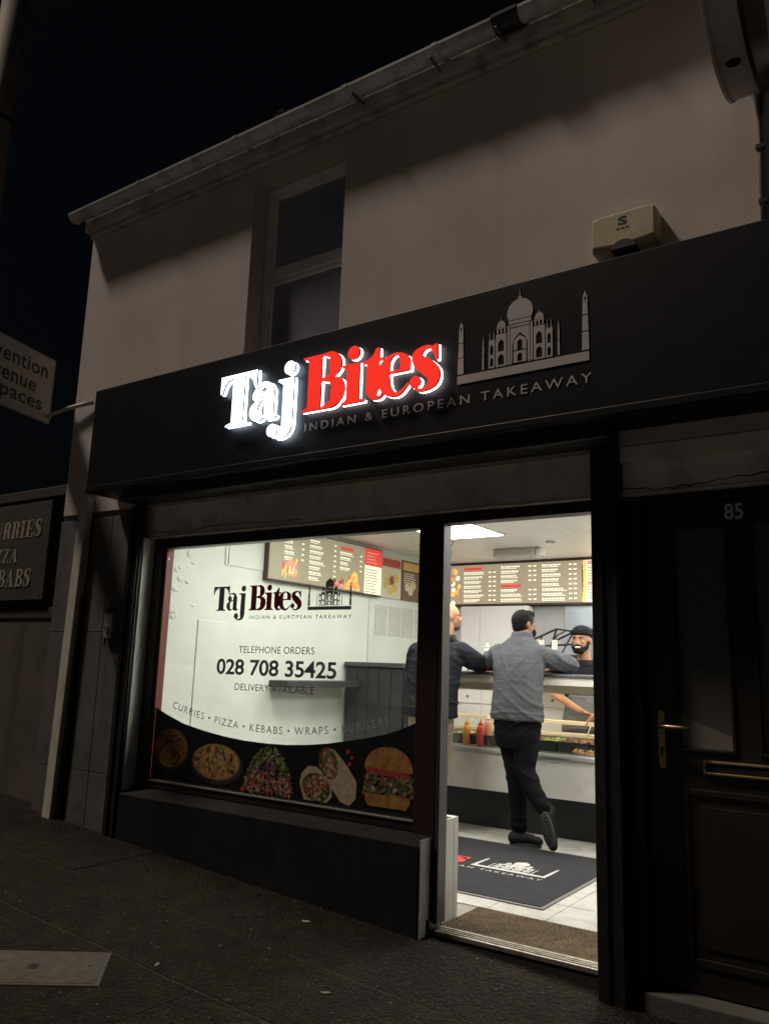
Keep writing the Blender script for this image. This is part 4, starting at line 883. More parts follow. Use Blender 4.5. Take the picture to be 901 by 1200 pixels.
for k, (fd, wd_) in enumerate((('onion', .19), ('salad', .19), ('cab', .19), ('tom', .19), ('cuc', .19), ('sauce', .25), ('chip', .22), ('salad', .22))):
    col, nm = FOODS[fd]; cx = xs+wd_/2; xs += wd_+.012
    t = thing('food_tray', 'black plastic tray of %s in the glass counter, %s from the left' % (nm, ('first', 'second', 'third', 'fourth', 'fifth', 'sixth', 'seventh', 'eighth')[k]), 'tray', (cx, 2.62, .657), 'food trays in the glass counter')
    q = MB(); h = wd_/2; d = .16
    q.rings([[(-h*.85, -d*.9, 0), (h*.85, -d*.9, 0), (h*.85, d*.9, 0), (-h*.85, d*.9, 0)], [(-h, -d, .075), (h, -d, .075), (h, d, .075), (-h, d, .075)], [(-h*1.0, -d*1.0, .082), (h, -d, .082), (h, d, .082), (-h, d, .082)], [(-h*.93, -d*.94, .078), (h*.93, -d*.94, .078), (h*.93, d*.94, .078), (-h*.93, d*.94, .078)], [(-h*.86, -d*.86, .02), (h*.86, -d*.86, .02), (h*.86, d*.86, .02), (-h*.86, d*.86, .02)]])
    q.build('tray', TRAY, t, bevel=.003)
    for j in range(9):
        q = None
    q = MB()
    for j in range(70): q.ell((random.uniform(-h*.75, h*.75), random.uniform(-d*.75, d*.75), .055+random.random()*.028), (random.uniform(.008, .024), random.uniform(.008, .02), random.uniform(.005, .012)), 7, 4, Matrix.Rotation(random.random()*3, 3, 'Z'))
    fo = q.build('filling', M('food_'+fd, col, .5, var=(60, .4)), t, smooth=True); fo['kind'] = 'stuff'
    if k in (0, 2, 5, 6):
        q = MB(); q.tube([(h*.2, 0, .07), (h*.45, .03, .15), (h*.55, .05, .20)], [.006, .005, .005], 8); q.ell((h*.2, 0, .07), (.022, .015, .008), 10, 5); q.build('spoon', M('white_spoon', (.7, .7, .66), .4), t, smooth=True)
# loose fried food at the near right corner
q = MB()
for j in range(60): q.ell((random.uniform(-.10, .12), random.uniform(-.03, .035), .01+random.random()*.03), (random.uniform(.008, .02), .008, .008), 7, 4, Matrix.Rotation(random.random()*3, 3, 'Z'))
o = q.build('fried_food', M('food_chip'.replace('food', 'heap'), (.66, .34, .10), .5, var=(50, .3)), smooth=True); o.location = (-.16, 2.475, .647); tag(o, 'small heap of orange fried food at the right of the counter rim', 'food')

def bottle(loc, prof, col, cap_col, label, name='sauce_bottle'):
    t = thing(name, label, 'bottle', loc)
    def lathe(pr, nm, mt):
        q = MB(); q.rings([[(r*math.cos(2*math.pi*i/16), r*math.sin(2*math.pi*i/16), z) for i in range(16)] for r, z in pr]); q.build(nm, mt, t, smooth=True)
    lathe(prof, 'body', col); ztop = prof[-1][1]; r = prof[-1][0]
    lathe([(r*1.15, ztop), (r*1.15, ztop+.015), (r*.5, ztop+.025), (r*.3, ztop+.045), (r*.2, ztop+.048)], 'nozzle', cap_col)
PR = [(.030, 0), (.034, .006), (.034, .13), (.028, .155), (.018, .17)]
SR_, SY_, SP_, SW_ = M('ketchup_red', (.55, .04, .035), .35), M('mustard_orange', (.70, .36, .08), .35), M('pale_pink_sauce', (.66, .38, .30), .35), M('bottle_white', (.7, .68, .62), .4)
bottle((-1.20, 2.475, .646), PR, SY_, SY_, 'orange sauce bottle nearest the doorpost on the servery rim')
bottle((-1.07, 2.475, .646), PR, SR_, SR_, 'red ketchup bottle on the servery rim')
bottle((-1.03, 2.53, .646), [(r*1.05, z*1.25) for r, z in PR], SP_, SW_, 'taller pale pink sauce bottle behind the red ketchup')
bottle((-1.09, 2.62, 1.257), [(r, z*1.15) for r, z in PR], SW_, SW_, 'white squeezy bottle standing on the grey counter top')
q = MB(); q.rings([[(sx*.04*k, sy*.035*k, z) for sx, sy in ((-1, -1), (1, -1), (1, 1), (-1, 1))] for k, z in ((.85, 0), (1, .10), (1.05, .105), (.95, .102))]); o = q.build('red_cup', M('red_plastic', (.60, .03, .03), .4), bevel=.006); o.location = (-1.06, 2.50, 1.257); tag(o, 'small red box beside the white bottle on the counter top', 'box')

# ---- black planked end cabinet, wall shelf and dish
ec = thing('plank_cabinet', 'black planked cabinet closing the left end of the servery', 'cabinet', (-1.98, 2.4, 0))
q = LB(); q.box(XL+.014, -1.675, 2.22, 2.85, .0, 1.262); q.build('carcass', M('black_carcass', (.02, .02, .021), .6), ec)
x = XL+.014
for k in range(5):
    x1 = x+.1215; q = LB(); q.box(x+.0015, x1-.0015, 2.200, 2.2198, .02, 1.258); q.build('plank', BLACKPLANK, ec, bevel=.004, seg=1); x = x1
y = 2.222
for k in range(4):
    q = LB(); q.box(-1.6745, -1.662, y+.0015, y+.083, .66, 1.165); q.build('plank', BLACKPLANK, ec, bevel=.003, seg=1); y += .085
q = LB(); q.box(XL+.014, -1.662, 2.17, 2.86, 1.2635, 1.302); q.build('top', M('dark_laminate', (.055, .06, .062), .45), ec, bevel=.004)
sh = thing('wall_shelf', 'narrow black shelf running along the left wall to the planked cabinet', 'shelf', (XL, 1.7, 1.09))
q = LB(); q.box(XL+.0005, XL+.20, 1.20, 2.168, 1.083, 1.135); q.build('board', BLACKPLANK, sh, bevel=.005)
ds = thing('small_dish', 'small black dish on top of the planked cabinet', 'dish', (-1.70, 2.42, 1.303))
q = MB(); q.rings([[(r*math.cos(2*math.pi*i/16), r*math.sin(2*math.pi*i/16), z) for i in range(16)] for r, z in ((.02, 0), (.022, .006), (.045, .03), (.048, .032), (.043, .03), (.02, .012))]); q.build('bowl', TRAY, ds, smooth=True)

# ---- back of the kitchen: white cupboards, fridge doors, steel splashback, heated rack
kc = thing('kitchen_cupboards', 'row of white cupboards and drawers behind the servery', 'cupboard', (-1.2, 3.9, 0))
CUP = M('white_cupboard', (.78, .78, .76), .35)
q = LB(); q.box(XL+.014, XR-.01, 3.62, YB-.003, .0, 1.09); q.build('carcass', CUP, kc)
q = LB(); q.box(XL+.014, XR-.01, 3.58, YB-.003, 1.0905, 1.125); q.build('worktop', WARM_LIT, kc, bevel=.004)
x = -2.25; 
while x < .9:
    for z0, z1 in ((.94, 1.075), (.30, .93)):
        q = LB(); q.box(x, x+.295, 3.60, 3.6195, z0, z1); dr = q.build('cupboard_door', CUP, kc, bevel=.004)
        kx = x+(.27 if int(round((x+2.25)/.3)) % 2 == 0 else .025); q = LB(); q.ell((kx if z1 < 1 else x+.147, 3.59, z1-.10 if z1 < 1 else (z0+z1)/2), (.013, .012, .013), 10, 6); q.build('knob', M('knob_dark', (.10, .09, .08), .4), dr, smooth=True)
    x += .30
fd_ = thing('tall_fridge', 'tall white fridge with two doors against the back wall behind the grey jumper', 'fridge', (-1.8, 4, 1.1))
q = LB(); q.box(-2.05, -1.30, 3.90, YB-.003, 1.126, 1.925); q.build('cabinet', CUP, fd_)
for x0, x1 in ((-2.05, -1.83), (-1.825, -1.30)):
    q = LB(); q.box(x0, x1, 3.875, 3.8995, 1.13, 1.92); q.build('door', M('fridge_white', (.82, .83, .82), .3), fd_, bevel=.006)
q = LB(); q.box(-1.285, -.96, 4.06, YB-.003, 1.126, 1.93); o = q.build('wall_panel', M('grey_wall_panel', (.33, .33, .34), .5), None); o.name = 'grey_panel'; tag(o, 'plain grey wall panel beside the tall white fridge', 'panel')
q = LB(); q.box(-.955, .5, 4.05, YB-.003, 1.126, 1.93); o = q.build('splashback', M('blue_steel', (.48, .56, .62), .28, metal=.85, var=(3, .15))); tag(o, 'bluish steel splashback on the back wall above the smiling server', 'splashback')
ob = thing('wall_phone', 'small dark fitting on the back wall just above the grey jumper customer', 'fitting', (-1.36, 3.86, 1.78)); q = LB(); q.box(-1.40, -1.335, 3.84, 3.874, 1.74, 1.86); q.build('body', M('fitting_grey', (.22, .22, .22), .5), ob, bevel=.006); q = LB(); q.box(-1.385, -1.35, 3.832, 3.8398, 1.79, 1.85); q.build('screen', DARKIN, ob)
hr = thing('heated_rack', 'black metal framed heated cabinet with sloping wire top behind the counter', 'rack', (-.82, 3.45, 1.126))
q = LB(); q.box(-1.02, -.55, 3.35, 3.62, 1.127, 1.43); q.build('body', BLACKM, hr, bevel=.006)
for a in (-1.0, -.86, -.72, -.565):
    q = LB(); q.tube([(a, 3.36, 1.43), (a+.10, 3.36, 1.60 if a < -.7 else 1.52), (a+.10, 3.60, 1.66 if a < -.7 else 1.58)], .008, 6); q.build('bar', BLACKM, hr)
for p0, p1 in (((-1.02, 3.36, 1.55), (-.76, 3.36, 1.66)), ((-.76, 3.36, 1.66), (-.46, 3.36, 1.62)), ((-.46, 3.36, 1.62), (-.56, 3.36, 1.44)), ((-.90, 3.60, 1.55), (-.64, 3.60, 1.67)), ((-.76, 3.36, 1.66), (-.82, 3.36, 1.50)), ((-.95, 3.36, 1.50), (-.50, 3.36, 1.53))):
    q = LB(); q.tube([p0, p1], .010, 6); q.build('bar', BLACKM, hr)
for x in (-.93, -.80):
    q = LB(); q.box(x, x+.05, 3.335, 3.3495, 1.44, 1.56); q.build('label_card', SW_, hr)

# ---- floor mats
mt_ = thing('logo_mat', 'large charcoal entrance mat with white domed hall logo on the tiled floor', 'mat', (-.6, 1.35, .003))
q = MB(); q.box(-.72, .87, -.70, .70, 0, .006); q.build('rubber_edge', M('mat_rubber', (.16, .155, .15), .7), mt_, bevel=.003)
CARP = M('charcoal_carpet', (.017, .018, .022), .95, var=(12, .25), bump=(400, .8, .003))
q = MB(); q.box(-.695, .845, -.675, .675, .006, .010); q.build('carpet', CARP, mt_, bevel=.003)
MWH = M('mat_print_white', (.62, .61, .58), .95, bump=(400, .6, .003)); MRE = M('mat_print_red', (.55, .05, .04), .95)
def mm(name, q, mat):
    q.v = [(a+.6, c-1.35, .0108-b*.3) for a, b, c in q.v]; return q.build(name, mat, mt_)
# logo flat on the mat: x along the threshold, height along +y
flat_logo(mm, -.507-.768*EMB_X, 1.275, .768, 0, (MWH, MRE, CARP), MWH)
cm_ = thing('coir_mat', 'worn brown coir mat sunk behind the threshold', 'mat', (.4, .27, 0))
q = LB(); q.box(-.030, .860, .062, .482, -.02, .004); cz_ = q.build('base', M('coir_brown', (.095, .064, .030), .95, var=(9, .35), bump=(160, 1.0, .01), dirt=(12, (.06, .042, .022), .6)), cm_)
q = MB()
for k in range(2600):
    x, y = random.uniform(-.025, .85), random.uniform(.066, .478); a = random.random()*6.28; l = random.uniform(.005, .012)
    dx, dy = l*math.cos(a), l*math.sin(a); q.add([(x-dy*.12, y+dx*.12, .0035), (x+dy*.12, y-dx*.12, .0035), (x+dx*.5, y+dy*.5, .009+random.random()*.004)], [(0, 1, 2)])
q.isflat = True; q.__class__ = LB; fz = q.build('coir_fibre', MATS['coir_brown'], cm_); fz['kind'] = 'stuff'

# ================================================================== THE PEOPLE
def skinm(name, col): return M(name, col, .5, var=(20, .08), spec=.35)
def folds(name, col, scale=9, st=.8):
    if name in MATS: return MATS[name]
    mt = M(name, col, .95, var=(14, .10), spec=.12); n = mt.node_tree; L = n.links.new; b = n.nodes['Principled BSDF']
    tc = n.nodes.new('ShaderNodeTexCoord'); mp = n.nodes.new('ShaderNodeMapping'); mp.inputs['Rotation'].default_value = (0, .6, .3); mp.inputs['Scale'].default_value = (.8, .8, 2.0)
    t = n.nodes.new('ShaderNodeTexNoise'); t.inputs['Scale'].default_value = scale; t.inputs['Detail'].default_value = 3; t.inputs['Distortion'].default_value = .8
    L(tc.outputs['Object'], mp.inputs[0]); L(mp.outputs[0], t.inputs[0])
    t2 = n.nodes.new('ShaderNodeTexNoise'); t2.inputs['Scale'].default_value = 260; L(tc.outputs['Object'], t2.inputs[0])
    ma = n.nodes.new('ShaderNodeMath'); ma.operation = 'MULTIPLY_ADD'; ma.inputs[1].default_value = .03; L(t2.outputs[0], ma.inputs[0]); L(t.outputs[0], ma.inputs[2])
    bp = n.nodes.new('ShaderNodeBump'); bp.inputs['Strength'].default_value = st; bp.inputs['Distance'].default_value = .035
    L(ma.outputs[0], bp.inputs['Height']); L(bp.outputs[0], b.inputs['Normal']); return mt
def torso(q, secs, n=20):
    """secs: (cx, cy, z, rx, ry)"""
    q.rings([[(cx+rx*math.copysign(abs(math.cos(a))**.85, math.cos(a)), cy+ry*math.copysign(abs(math.sin(a))**.85, math.sin(a)), z) for a in [2*math.pi*i/n for i in range(n)]] for cx, cy, z, rx, ry in secs]); return q
def limb(q, pts):
    for (a, ra), (b, rb) in zip(pts[:-1], pts[1:]): q.cap(a, b, ra, rb)
def hand(q, wrist, dirv, palm_n, side=1, curl=.5, s=1.0):
    """palm and five fingers; dirv points to the finger tips, palm_n out of the palm"""
    d = Vector(dirv).normalized(); pn = Vector(palm_n); pn = (pn-d*pn.dot(d)).normalized(); lat = d.cross(pn)*side
    w0 = Vector(wrist); k0 = w0+d*.085*s
    for t in (-.028, -.010, .010, .028): q.cap(w0+lat*t*.7*s+d*.01*s, k0+lat*t*s, .015*s, .0115*s, 10)
    for i, (t, ln) in enumerate(((-.031, .078), (-.0105, .090), (.0105, .083), (.031, .064))):
        b = k0+lat*t*s; dd = d.copy(); rad = .0090
        for j in range(3):
            a_ = curl*(.35+.45*j)*(1+.12*i); dd = (d*math.cos(a_)+pn*math.sin(a_)+lat*t*2).normalized()
            e = b+dd*ln*s*(.45, .30, .25)[j]; q.cap(b, e, rad*s, (rad-.0009)*s, 8); b = e; rad -= .0009
    b = w0+d*.025*s-lat*.026*s; dd = (d*.65-lat*.75+pn*.25).normalized(); e = b+dd*.045*s; q.cap(b, e, .0135*s, .0105*s, 8)
    dd = (d*.9-lat*.3+pn*.35).normalized(); q.cap(e, e+dd*.04*s, .0105*s, .0085*s, 8)
def head(q, c, face, h=.225, nose=True):
    """skull, jaw, nose, ears; face = horizontal looking direction"""
    c = Vector(c); f = Vector(face).normalized(); s = Vector((0, 0, 1)).cross(f).normalized(); rot = Matrix((s, f, Vector((0, 0, 1)))).transposed(); k = h/.225
    q.ell(c+f*-.008*k+Vector((0, 0, .022*k)), (.074*k, .092*k, .090*k), 20, 14, rot)
    q.ell(c+f*.022*k+Vector((0, 0, -.030*k)), (.060*k, .066*k, .075*k), 18, 12, rot)
    q.ell(c+f*.048*k+Vector((0, 0, -.078*k)), (.034*k, .034*k, .026*k), 14, 8, rot)
    if nose:
        q.cap(c+f*.080*k+Vector((0, 0, .015*k)), c+f*.100*k+Vector((0, 0, -.024*k)), .009*k, .0135*k, 8)
        for sg_ in (-1, 1):
            q.ell(c+f*.088*k+s*sg_*.013*k+Vector((0, 0, -.028*k)), (.009*k, .010*k, .008*k), 8, 6, rot)
            q.ell(c+f*.070*k+s*sg_*.036*k+Vector((0, 0, -.012*k)), (.018*k, .014*k, .014*k), 8, 6, rot)     # cheek
            q.cap(c+f*.083*k+s*sg_*.012*k+Vector((0, 0, .024*k)), c+f*.070*k+s*sg_*.045*k+Vector((0, 0, .026*k)), .008*k, .007*k, 8)   # brow
    for sg_ in (-1, 1): q.ell(c+s*sg_*.078*k+f*-.008*k+Vector((0, 0, -.004*k)), (.010*k, .020*k, .031*k), 10, 8, rot)
    return f, s, rot, k

# ---------- customer in the grey jumper, leaning on the counter, seen from behind
p1 = None
q = MB(); hc = Vector((-.605, 2.315, 1.635)); f, s, rot, k = head(q, hc, (.55, .83, 0), .225)
q.cap((-.605, 2.25, 1.45), (-.605, 2.29, 1.57), .062, .056)
torso(q, [(-.545, 2.07, .92, .15, .10), (-.555, 2.11, 1.15, .15, .10), (-.59, 2.18, 1.32, .16, .10), (-.60, 2.23, 1.42, .14, .08), (-.603, 2.25, 1.48, .07, .06)])
A1 = [((-.785, 2.215, 1.405), .05), ((-.945, 2.32, 1.320), .040), ((-.76, 2.50, 1.290), .030)]; A2 = [((-.415, 2.215, 1.405), .05), ((-.245, 2.35, 1.322), .040), ((-.44, 2.52, 1.290), .030)]
limb(q, A1); limb(q, A2)
hand(q, (-.75, 2.51, 1.284), (.9, .35, 0), (0, 0, -1), 1, .15); hand(q, (-.45, 2.53, 1.284), (-.9, .3, 0), (0, 0, -1), -1, .15)
LEGL = [((-.625, 2.07, .92), .07), ((-.575, 2.10, .52), .055), ((-.535, 2.08, .10), .038)]; LEGR = [((-.465, 2.06, .92), .07), ((-.475, 2.04, .55), .055), ((-.29, 1.97, .285), .038)]
limb(q, LEGL); limb(q, LEGR); q.cap((-.535, 2.07, .06), (-.44, 2.10, .04), .035, .03); q.cap((-.285, 1.985, .25), (-.25, 2.0, .08), .032, .03)
p1 = q.build('person', skinm('brown_skin', (.22, .115, .065)), voxel=.0075, sm=3)
tag(p1, 'customer in grey fleece jumper and black trousers leaning on the counter, back to the street', 'person')
GJ = folds('grey_fleece', (.072, .077, .082), 6, .45)
q = MB(); torso(q, [(-.545, 2.052, .895, .205, .138), (-.545, 2.055, .93, .205, .142), (-.55, 2.065, 1.02, .198, .136), (-.556, 2.09, 1.13, .192, .132), (-.57, 2.13, 1.24, .197, .136), (-.588, 2.175, 1.34, .212, .138), (-.598, 2.205, 1.40, .222, .130), (-.602, 2.230, 1.450, .190, .112), (-.604, 2.25, 1.50, .128, .092), (-.605, 2.265, 1.54, .084, .080)])
limb(q, [((-.77, 2.215, 1.395), .086), ((-.86, 2.26, 1.355), .078), ((-.945, 2.325, 1.326), .068), ((-.85, 2.42, 1.312), .056), ((-.77, 2.49, 1.302), .045)])
limb(q, [((-.43, 2.215, 1.395), .086), ((-.335, 2.275, 1.36), .078), ((-.240, 2.352, 1.328), .068), ((-.34, 2.44, 1.312), .056), ((-.43, 2.51, 1.302), .045)])
jumper = q.build('jumper', GJ, p1, voxel=.0085, sm=7)
q = MB(); rr = []
for z, r, dy, o_ in ((1.505, .100, 0, 0), (1.54, .086, .010, 0), (1.563, .083, .018, 0), (1.566, .074, .018, 0), (1.53, .072, .010, 0)): rr.append([(-.605+r*math.cos(a), 2.265+dy+r*.98*math.sin(a), z+(.012 if math.sin(a) < 0 else 0)) for a in [2*math.pi*i/24 for i in range(24)]])
q.rings(rr, cap=False); q.build('collar', GJ, p1, smooth=True)
BT = folds('black_trousers', (.0055, .0055, .0065), 7, .4)
q = MB(); torso(q, [(-.545, 2.06, .70, .155, .115), (-.545, 2.06, .80, .178, .125), (-.545, 2.06, .90, .182, .122), (-.547, 2.06, .97, .17, .11)])
limb(q, [((-.625, 2.07, .86), .100), ((-.600, 2.09, .70), .092), ((-.575, 2.10, .52), .076), ((-.555, 2.09, .32), .064), ((-.540, 2.08, .135), .058)])
limb(q, [((-.465, 2.06, .86), .100), ((-.470, 2.055, .70), .094), ((-.475, 2.04, .55), .078), ((-.39, 2.00, .42), .066), ((-.300, 1.975, .315), .056)])
trousers1 = q.build('trousers', BT, p1, voxel=.0085, sm=3)
SHB, SOL = M('black_shoe', (.007, .007, .008), .6, bump=(60, .3, .003), spec=.25), M('dark_sole', (.045, .045, .047), .8, bump=(90, .5, .004))
q = MB(); q.cap((-.565, 2.06, .058), (-.45, 2.10, .050), .050, .044); q.ell((-.41, 2.11, .045), (.050, .045, .036), 12, 8); q.cap((-.55, 2.075, .07), (-.54, 2.08, .12), .050, .046); q.build('shoe', SHB, p1, voxel=.007, sm=3)
def sole_poly(n=20): return [(.105*math.cos(a)-.004, (.044+.006*math.cos(a))*math.sin(a)) for a in [2*math.pi*i/n for i in range(n)]]
q = MB(); rt_ = Matrix.Rotation(.33, 3, 'Z')
q.rings([[Vector((-.485, 2.087, .0025))+rt_ @ Vector((x*1.13, y*1.1, 0)) for x, y in sole_poly()], [Vector((-.485, 2.087, .030))+rt_ @ Vector((x*1.13, y*1.1, 0)) for x, y in sole_poly()]]); q.build('sole', SOL, p1, bevel=.005)
# raised shoe standing on its toe, sole towards the street
tz = Vector((-.243, 1.985, .045)); hz = Vector((-.272, 1.935, .275)); ax_ = (hz-tz).normalized(); nrm = Vector((0.1, -1, -.22)); nrm = (nrm-ax_*nrm.dot(ax_)).normalized(); lt_ = ax_.cross(nrm)
q = MB(); q.cap(tz-nrm*.034, (tz+hz)/2-nrm*.045, .036, .044); q.cap((tz+hz)/2-nrm*.045, hz-nrm*.042-ax_*.03, .046, .044); q.cap(hz-nrm*.045-ax_*.03, hz-nrm*.085, .045, .046); q.build('shoe', SHB, p1, voxel=.007, sm=3)
q = MB(); cc = (tz+hz)/2+ax_*.005
q.rings([[cc-nrm*.012+ax_*-x*1.22+lt_*y*.98 for x, y in sole_poly(24)], [cc+nrm*.014+ax_*-x*1.22+lt_*y*.98 for x, y in sole_poly(24)]]); so_ = q.build('sole', SOL, p1, bevel=.006)
q = MB()
for j in range(9):
    t = -.105+j*.026; wv_ = .032*math.sqrt(max(.05, 1-(t/.135)**2)); c2 = cc+nrm*.0145+ax_*t
    q.rings([[c2-lt_*wv_-ax_*.005, c2+lt_*wv_-ax_*.005, c2+lt_*wv_+ax_*.005, c2-lt_*wv_+ax_*.005], [c2+nrm*.005-lt_*wv_*.95-ax_*.004, c2+nrm*.005+lt_*wv_*.95-ax_*.004, c2+nrm*.005+lt_*wv_*.95+ax_*.004, c2+nrm*.005-lt_*wv_*.95+ax_*.004]])
q.build('tread', SOL, so_)
HAIR = M('black_hair', (.006, .005, .005), .75, bump=(110, 1.0, .012), spec=.15)
q = MB(); zz = Vector((0, 0, 1))
q.ell(hc-f*.016+zz*.032, (.081, .094, .092), 20, 14, rot); q.ell(hc-f*.036-zz*.010, (.072, .066, .070), 16, 10, rot); q.ell(hc+f*.03+zz*.085, (.062, .06, .035), 14, 8, rot)
q.build('hair', HAIR, p1, voxel=.006, sm=2)
q = MB()
for sg_ in (-1, 1): q.ell(hc+f*.060-zz*.062+s*sg_*.036, (.024, .030, .034), 10, 7, rot)
q.ell(hc+f*.062-zz*.088, (.034, .032, .022), 10, 7, rot); q.build('beard', HAIR, p1, voxel=.006, sm=2)

# ---------- bald customer in the dark jacket, half hidden by the doorpost
q = MB(); hc = Vector((-1.238, 2.16, 1.690)); f, s, rot, k = head(q, hc, (.80, .60, 0), .225)
q.cap((-1.25, 2.10, 1.48), (-1.242, 2.14, 1.62), .066, .060)
torso(q, [(-1.30, 1.98, .92, .16, .11), (-1.29, 2.0, 1.2, .17, .11), (-1.27, 2.05, 1.40, .17, .10), (-1.25, 2.09, 1.50, .08, .07)])
limb(q, [((-1.06, 2.08, 1.42), .05), ((-.985, 2.22, 1.31), .04), ((-1.08, 2.40, 1.292), .03)]); limb(q, [((-1.46, 2.04, 1.42), .05), ((-1.52, 2.12, 1.18), .04), ((-1.45, 2.36, 1.295), .03)])
hand(q, (-1.09, 2.41, 1.288), (-.7, .6, 0), (0, 0, -1), -1, .2); hand(q, (-1.44, 2.37, 1.290), (.7, .6, 0), (0, 0, -1), 1, .2)
limb(q, [((-1.21, 2.0, .92), .07), ((-1.24, 2.05, .5), .055), ((-1.30, 2.02, .10), .04)]); limb(q, [((-1.38, 1.98, .92), .07), ((-1.42, 2.04, .5), .055), ((-1.50, 2.0, .10), .04)])
p2 = q.build('person', skinm('tan_skin', (.36, .19, .11)), voxel=.0075, sm=3)
tag(p2, 'bald customer in dark jacket and khaki trousers standing behind the doorpost', 'person')
DJ = folds('dark_jacket', (.018, .021, .025), 7, .9)
q = MB(); torso(q, [(-1.30, 1.975, .90, .235, .155), (-1.30, 1.975, .96, .232, .158), (-1.295, 1.985, 1.10, .225, .15), (-1.285, 2.01, 1.25, .232, .148), (-1.275, 2.04, 1.38, .238, .138), (-1.262, 2.065, 1.455, .195, .112), (-1.25, 2.085, 1.51, .11, .09), (-1.243, 2.095, 1.545, .085, .082)])
limb(q, [((-1.075, 2.07, 1.40), .088), ((-1.02, 2.14, 1.355), .080), ((-.985, 2.225, 1.318), .070), ((-1.03, 2.31, 1.312), .062), ((-1.075, 2.385, 1.308), .050)])
limb(q, [((-1.455, 2.03, 1.39), .090), ((-1.50, 2.06, 1.28), .082), ((-1.52, 2.12, 1.19), .072), ((-1.485, 2.25, 1.25), .062), ((-1.455, 2.34, 1.305), .050)])
q.cap((-1.33, 2.02, 1.50), (-1.16, 2.02, 1.50), .045, .045); 
jacket = q.build('jacket', DJ, p2, voxel=.0085, sm=3)
KH = folds('khaki_trousers', (.30, .255, .18), 9, .9)
q = MB(); torso(q, [(-1.295, 1.99, .70, .165, .118), (-1.295, 1.985, .80, .19, .13), (-1.297, 1.985, .93, .188, .125)])
limb(q, [((-1.21, 2.0, .86), .105), ((-1.225, 2.03, .68), .096), ((-1.245, 2.05, .52), .086), ((-1.275, 2.03, .30), .074), ((-1.30, 2.02, .10), .070)])
limb(q, [((-1.385, 1.98, .86), .105), ((-1.40, 2.01, .68), .096), ((-1.42, 2.04, .52), .086), ((-1.465, 2.02, .30), .074), ((-1.50, 2.0, .10), .070)])
for j in range(4): q.cap((-1.30, 1.965, .60-.045*j), (-1.16, 1.985, .56-.045*j), .013, .010, 8)
q.build('trousers', KH, p2, voxel=.0085, sm=2)
for x in (-1.30, -1.50):
    q = MB(); q.cap((x, 1.99, .052), (x+.03, 2.12, .045), .048, .045); q.ell((x+.035, 2.17, .042), (.046, .05, .036), 12, 8); q.build('shoe', SHB, p2, voxel=.008, sm=2)
q = MB(); q.ell(hc+f*.052-zz*.078, (.046, .042, .034), 12, 8, rot); q.build('stubble', M('dark_stubble', (.10, .06, .04), .8), p2, voxel=.006, sm=2)

# ---------- server behind the counter, smiling at the customers
q = MB(); hc = Vector((-.465, 3.20, 1.548)); f, s, rot, k = head(q, hc, (-.02, -1, 0), .235)
q.cap((-.455, 3.25, 1.36), (-.462, 3.225, 1.50), .060, .054)
torso(q, [(-.45, 3.25, .80, .15, .10), (-.45, 3.25, 1.1, .15, .10), (-.45, 3.25, 1.28, .15, .09), (-.455, 3.245, 1.38, .07, .06)])
ARMA = [((-.635, 3.24, 1.29), .046), ((-.70, 3.12, 1.09), .040), ((-.40, 2.99, .955), .027)]; ARMB = [((-.265, 3.24, 1.29), .046), ((-.19, 3.17, 1.06), .040), ((-.26, 3.0, .955), .027)]
limb(q, ARMA); limb(q, ARMB)
hand(q, (-.40, 2.985, .953), (.93, -.10, -.25), (0, -.5, -.9), 1, .45); hand(q, (-.26, 2.995, .953), (-.45, -.5, -.5), (0, -.3, -.9), -1, .5)
limb(q, [((-.52, 3.25, .85), .06), ((-.52, 3.26, .45), .05), ((-.52, 3.25, .10), .04)]); limb(q, [((-.38, 3.25, .85), .06), ((-.38, 3.26, .45), .05), ((-.38, 3.25, .10), .04)])
p3 = q.build('person', skinm('warm_brown_skin', (.30, .155, .085)), voxel=.006, sm=3)
tag(p3, 'smiling bearded server in black top and dark head wrap behind the counter', 'person')
TS = folds('black_tee', (.012, .012, .013), 8, .6)
q = MB(); torso(q, [(-.45, 3.25, .78, .19, .13), (-.45, 3.25, 1.0, .185, .128), (-.45, 3.25, 1.20, .195, .125), (-.45, 3.25, 1.29, .20, .11), (-.452, 3.245, 1.345, .155, .09), (-.455, 3.24, 1.385, .085, .072)])
limb(q, [((-.62, 3.24, 1.285), .074), ((-.68, 3.17, 1.17), .066)]); limb(q, [((-.28, 3.24, 1.285), .074), ((-.215, 3.19, 1.17), .066)])
q.build('tee_shirt', TS, p3, voxel=.008, sm=3)
q = MB(); torso(q, [(-.45, 3.225, .45, .20, .13), (-.45, 3.225, .85, .205, .135), (-.45, 3.23, 1.08, .15, .125)]); q.build('apron', folds('grey_apron', (.10, .11, .12), 8, .6), p3, voxel=.009, sm=2)
q = MB(); limb(q, [((-.52, 3.25, .85), .09), ((-.52, 3.26, .45), .07), ((-.52, 3.25, .08), .06)]); limb(q, [((-.38, 3.25, .85), .09), ((-.38, 3.26, .45), .07), ((-.38, 3.25, .08), .06)]); q.build('trousers', BT, p3, voxel=.01, sm=2)
for x in (-.52, -.38):
    q = MB(); q.cap((x, 3.27, .05), (x, 3.12, .045), .048, .042); q.build('shoe', SHB, p3, voxel=.009, sm=2)
q = MB()      # head wrap with folds
q.ell(hc-f*.012+zz*.072, (.088, .104, .066), 22, 12, rot); q.ell(hc-f*.034+zz*.03, (.086, .080, .075), 18, 10, rot)
for j in range(3): q.tube([hc+rot @ Vector((.088*math.cos(a), .104*math.sin(a)-.010, .056+.018*j+.010*math.sin(a+j))) for a in [2*math.pi*i/24 for i in range(25)]], .010, 8)
q.build('head_wrap', folds('black_wrap', (.014, .014, .017), 16, .8), p3, voxel=.006, sm=2)
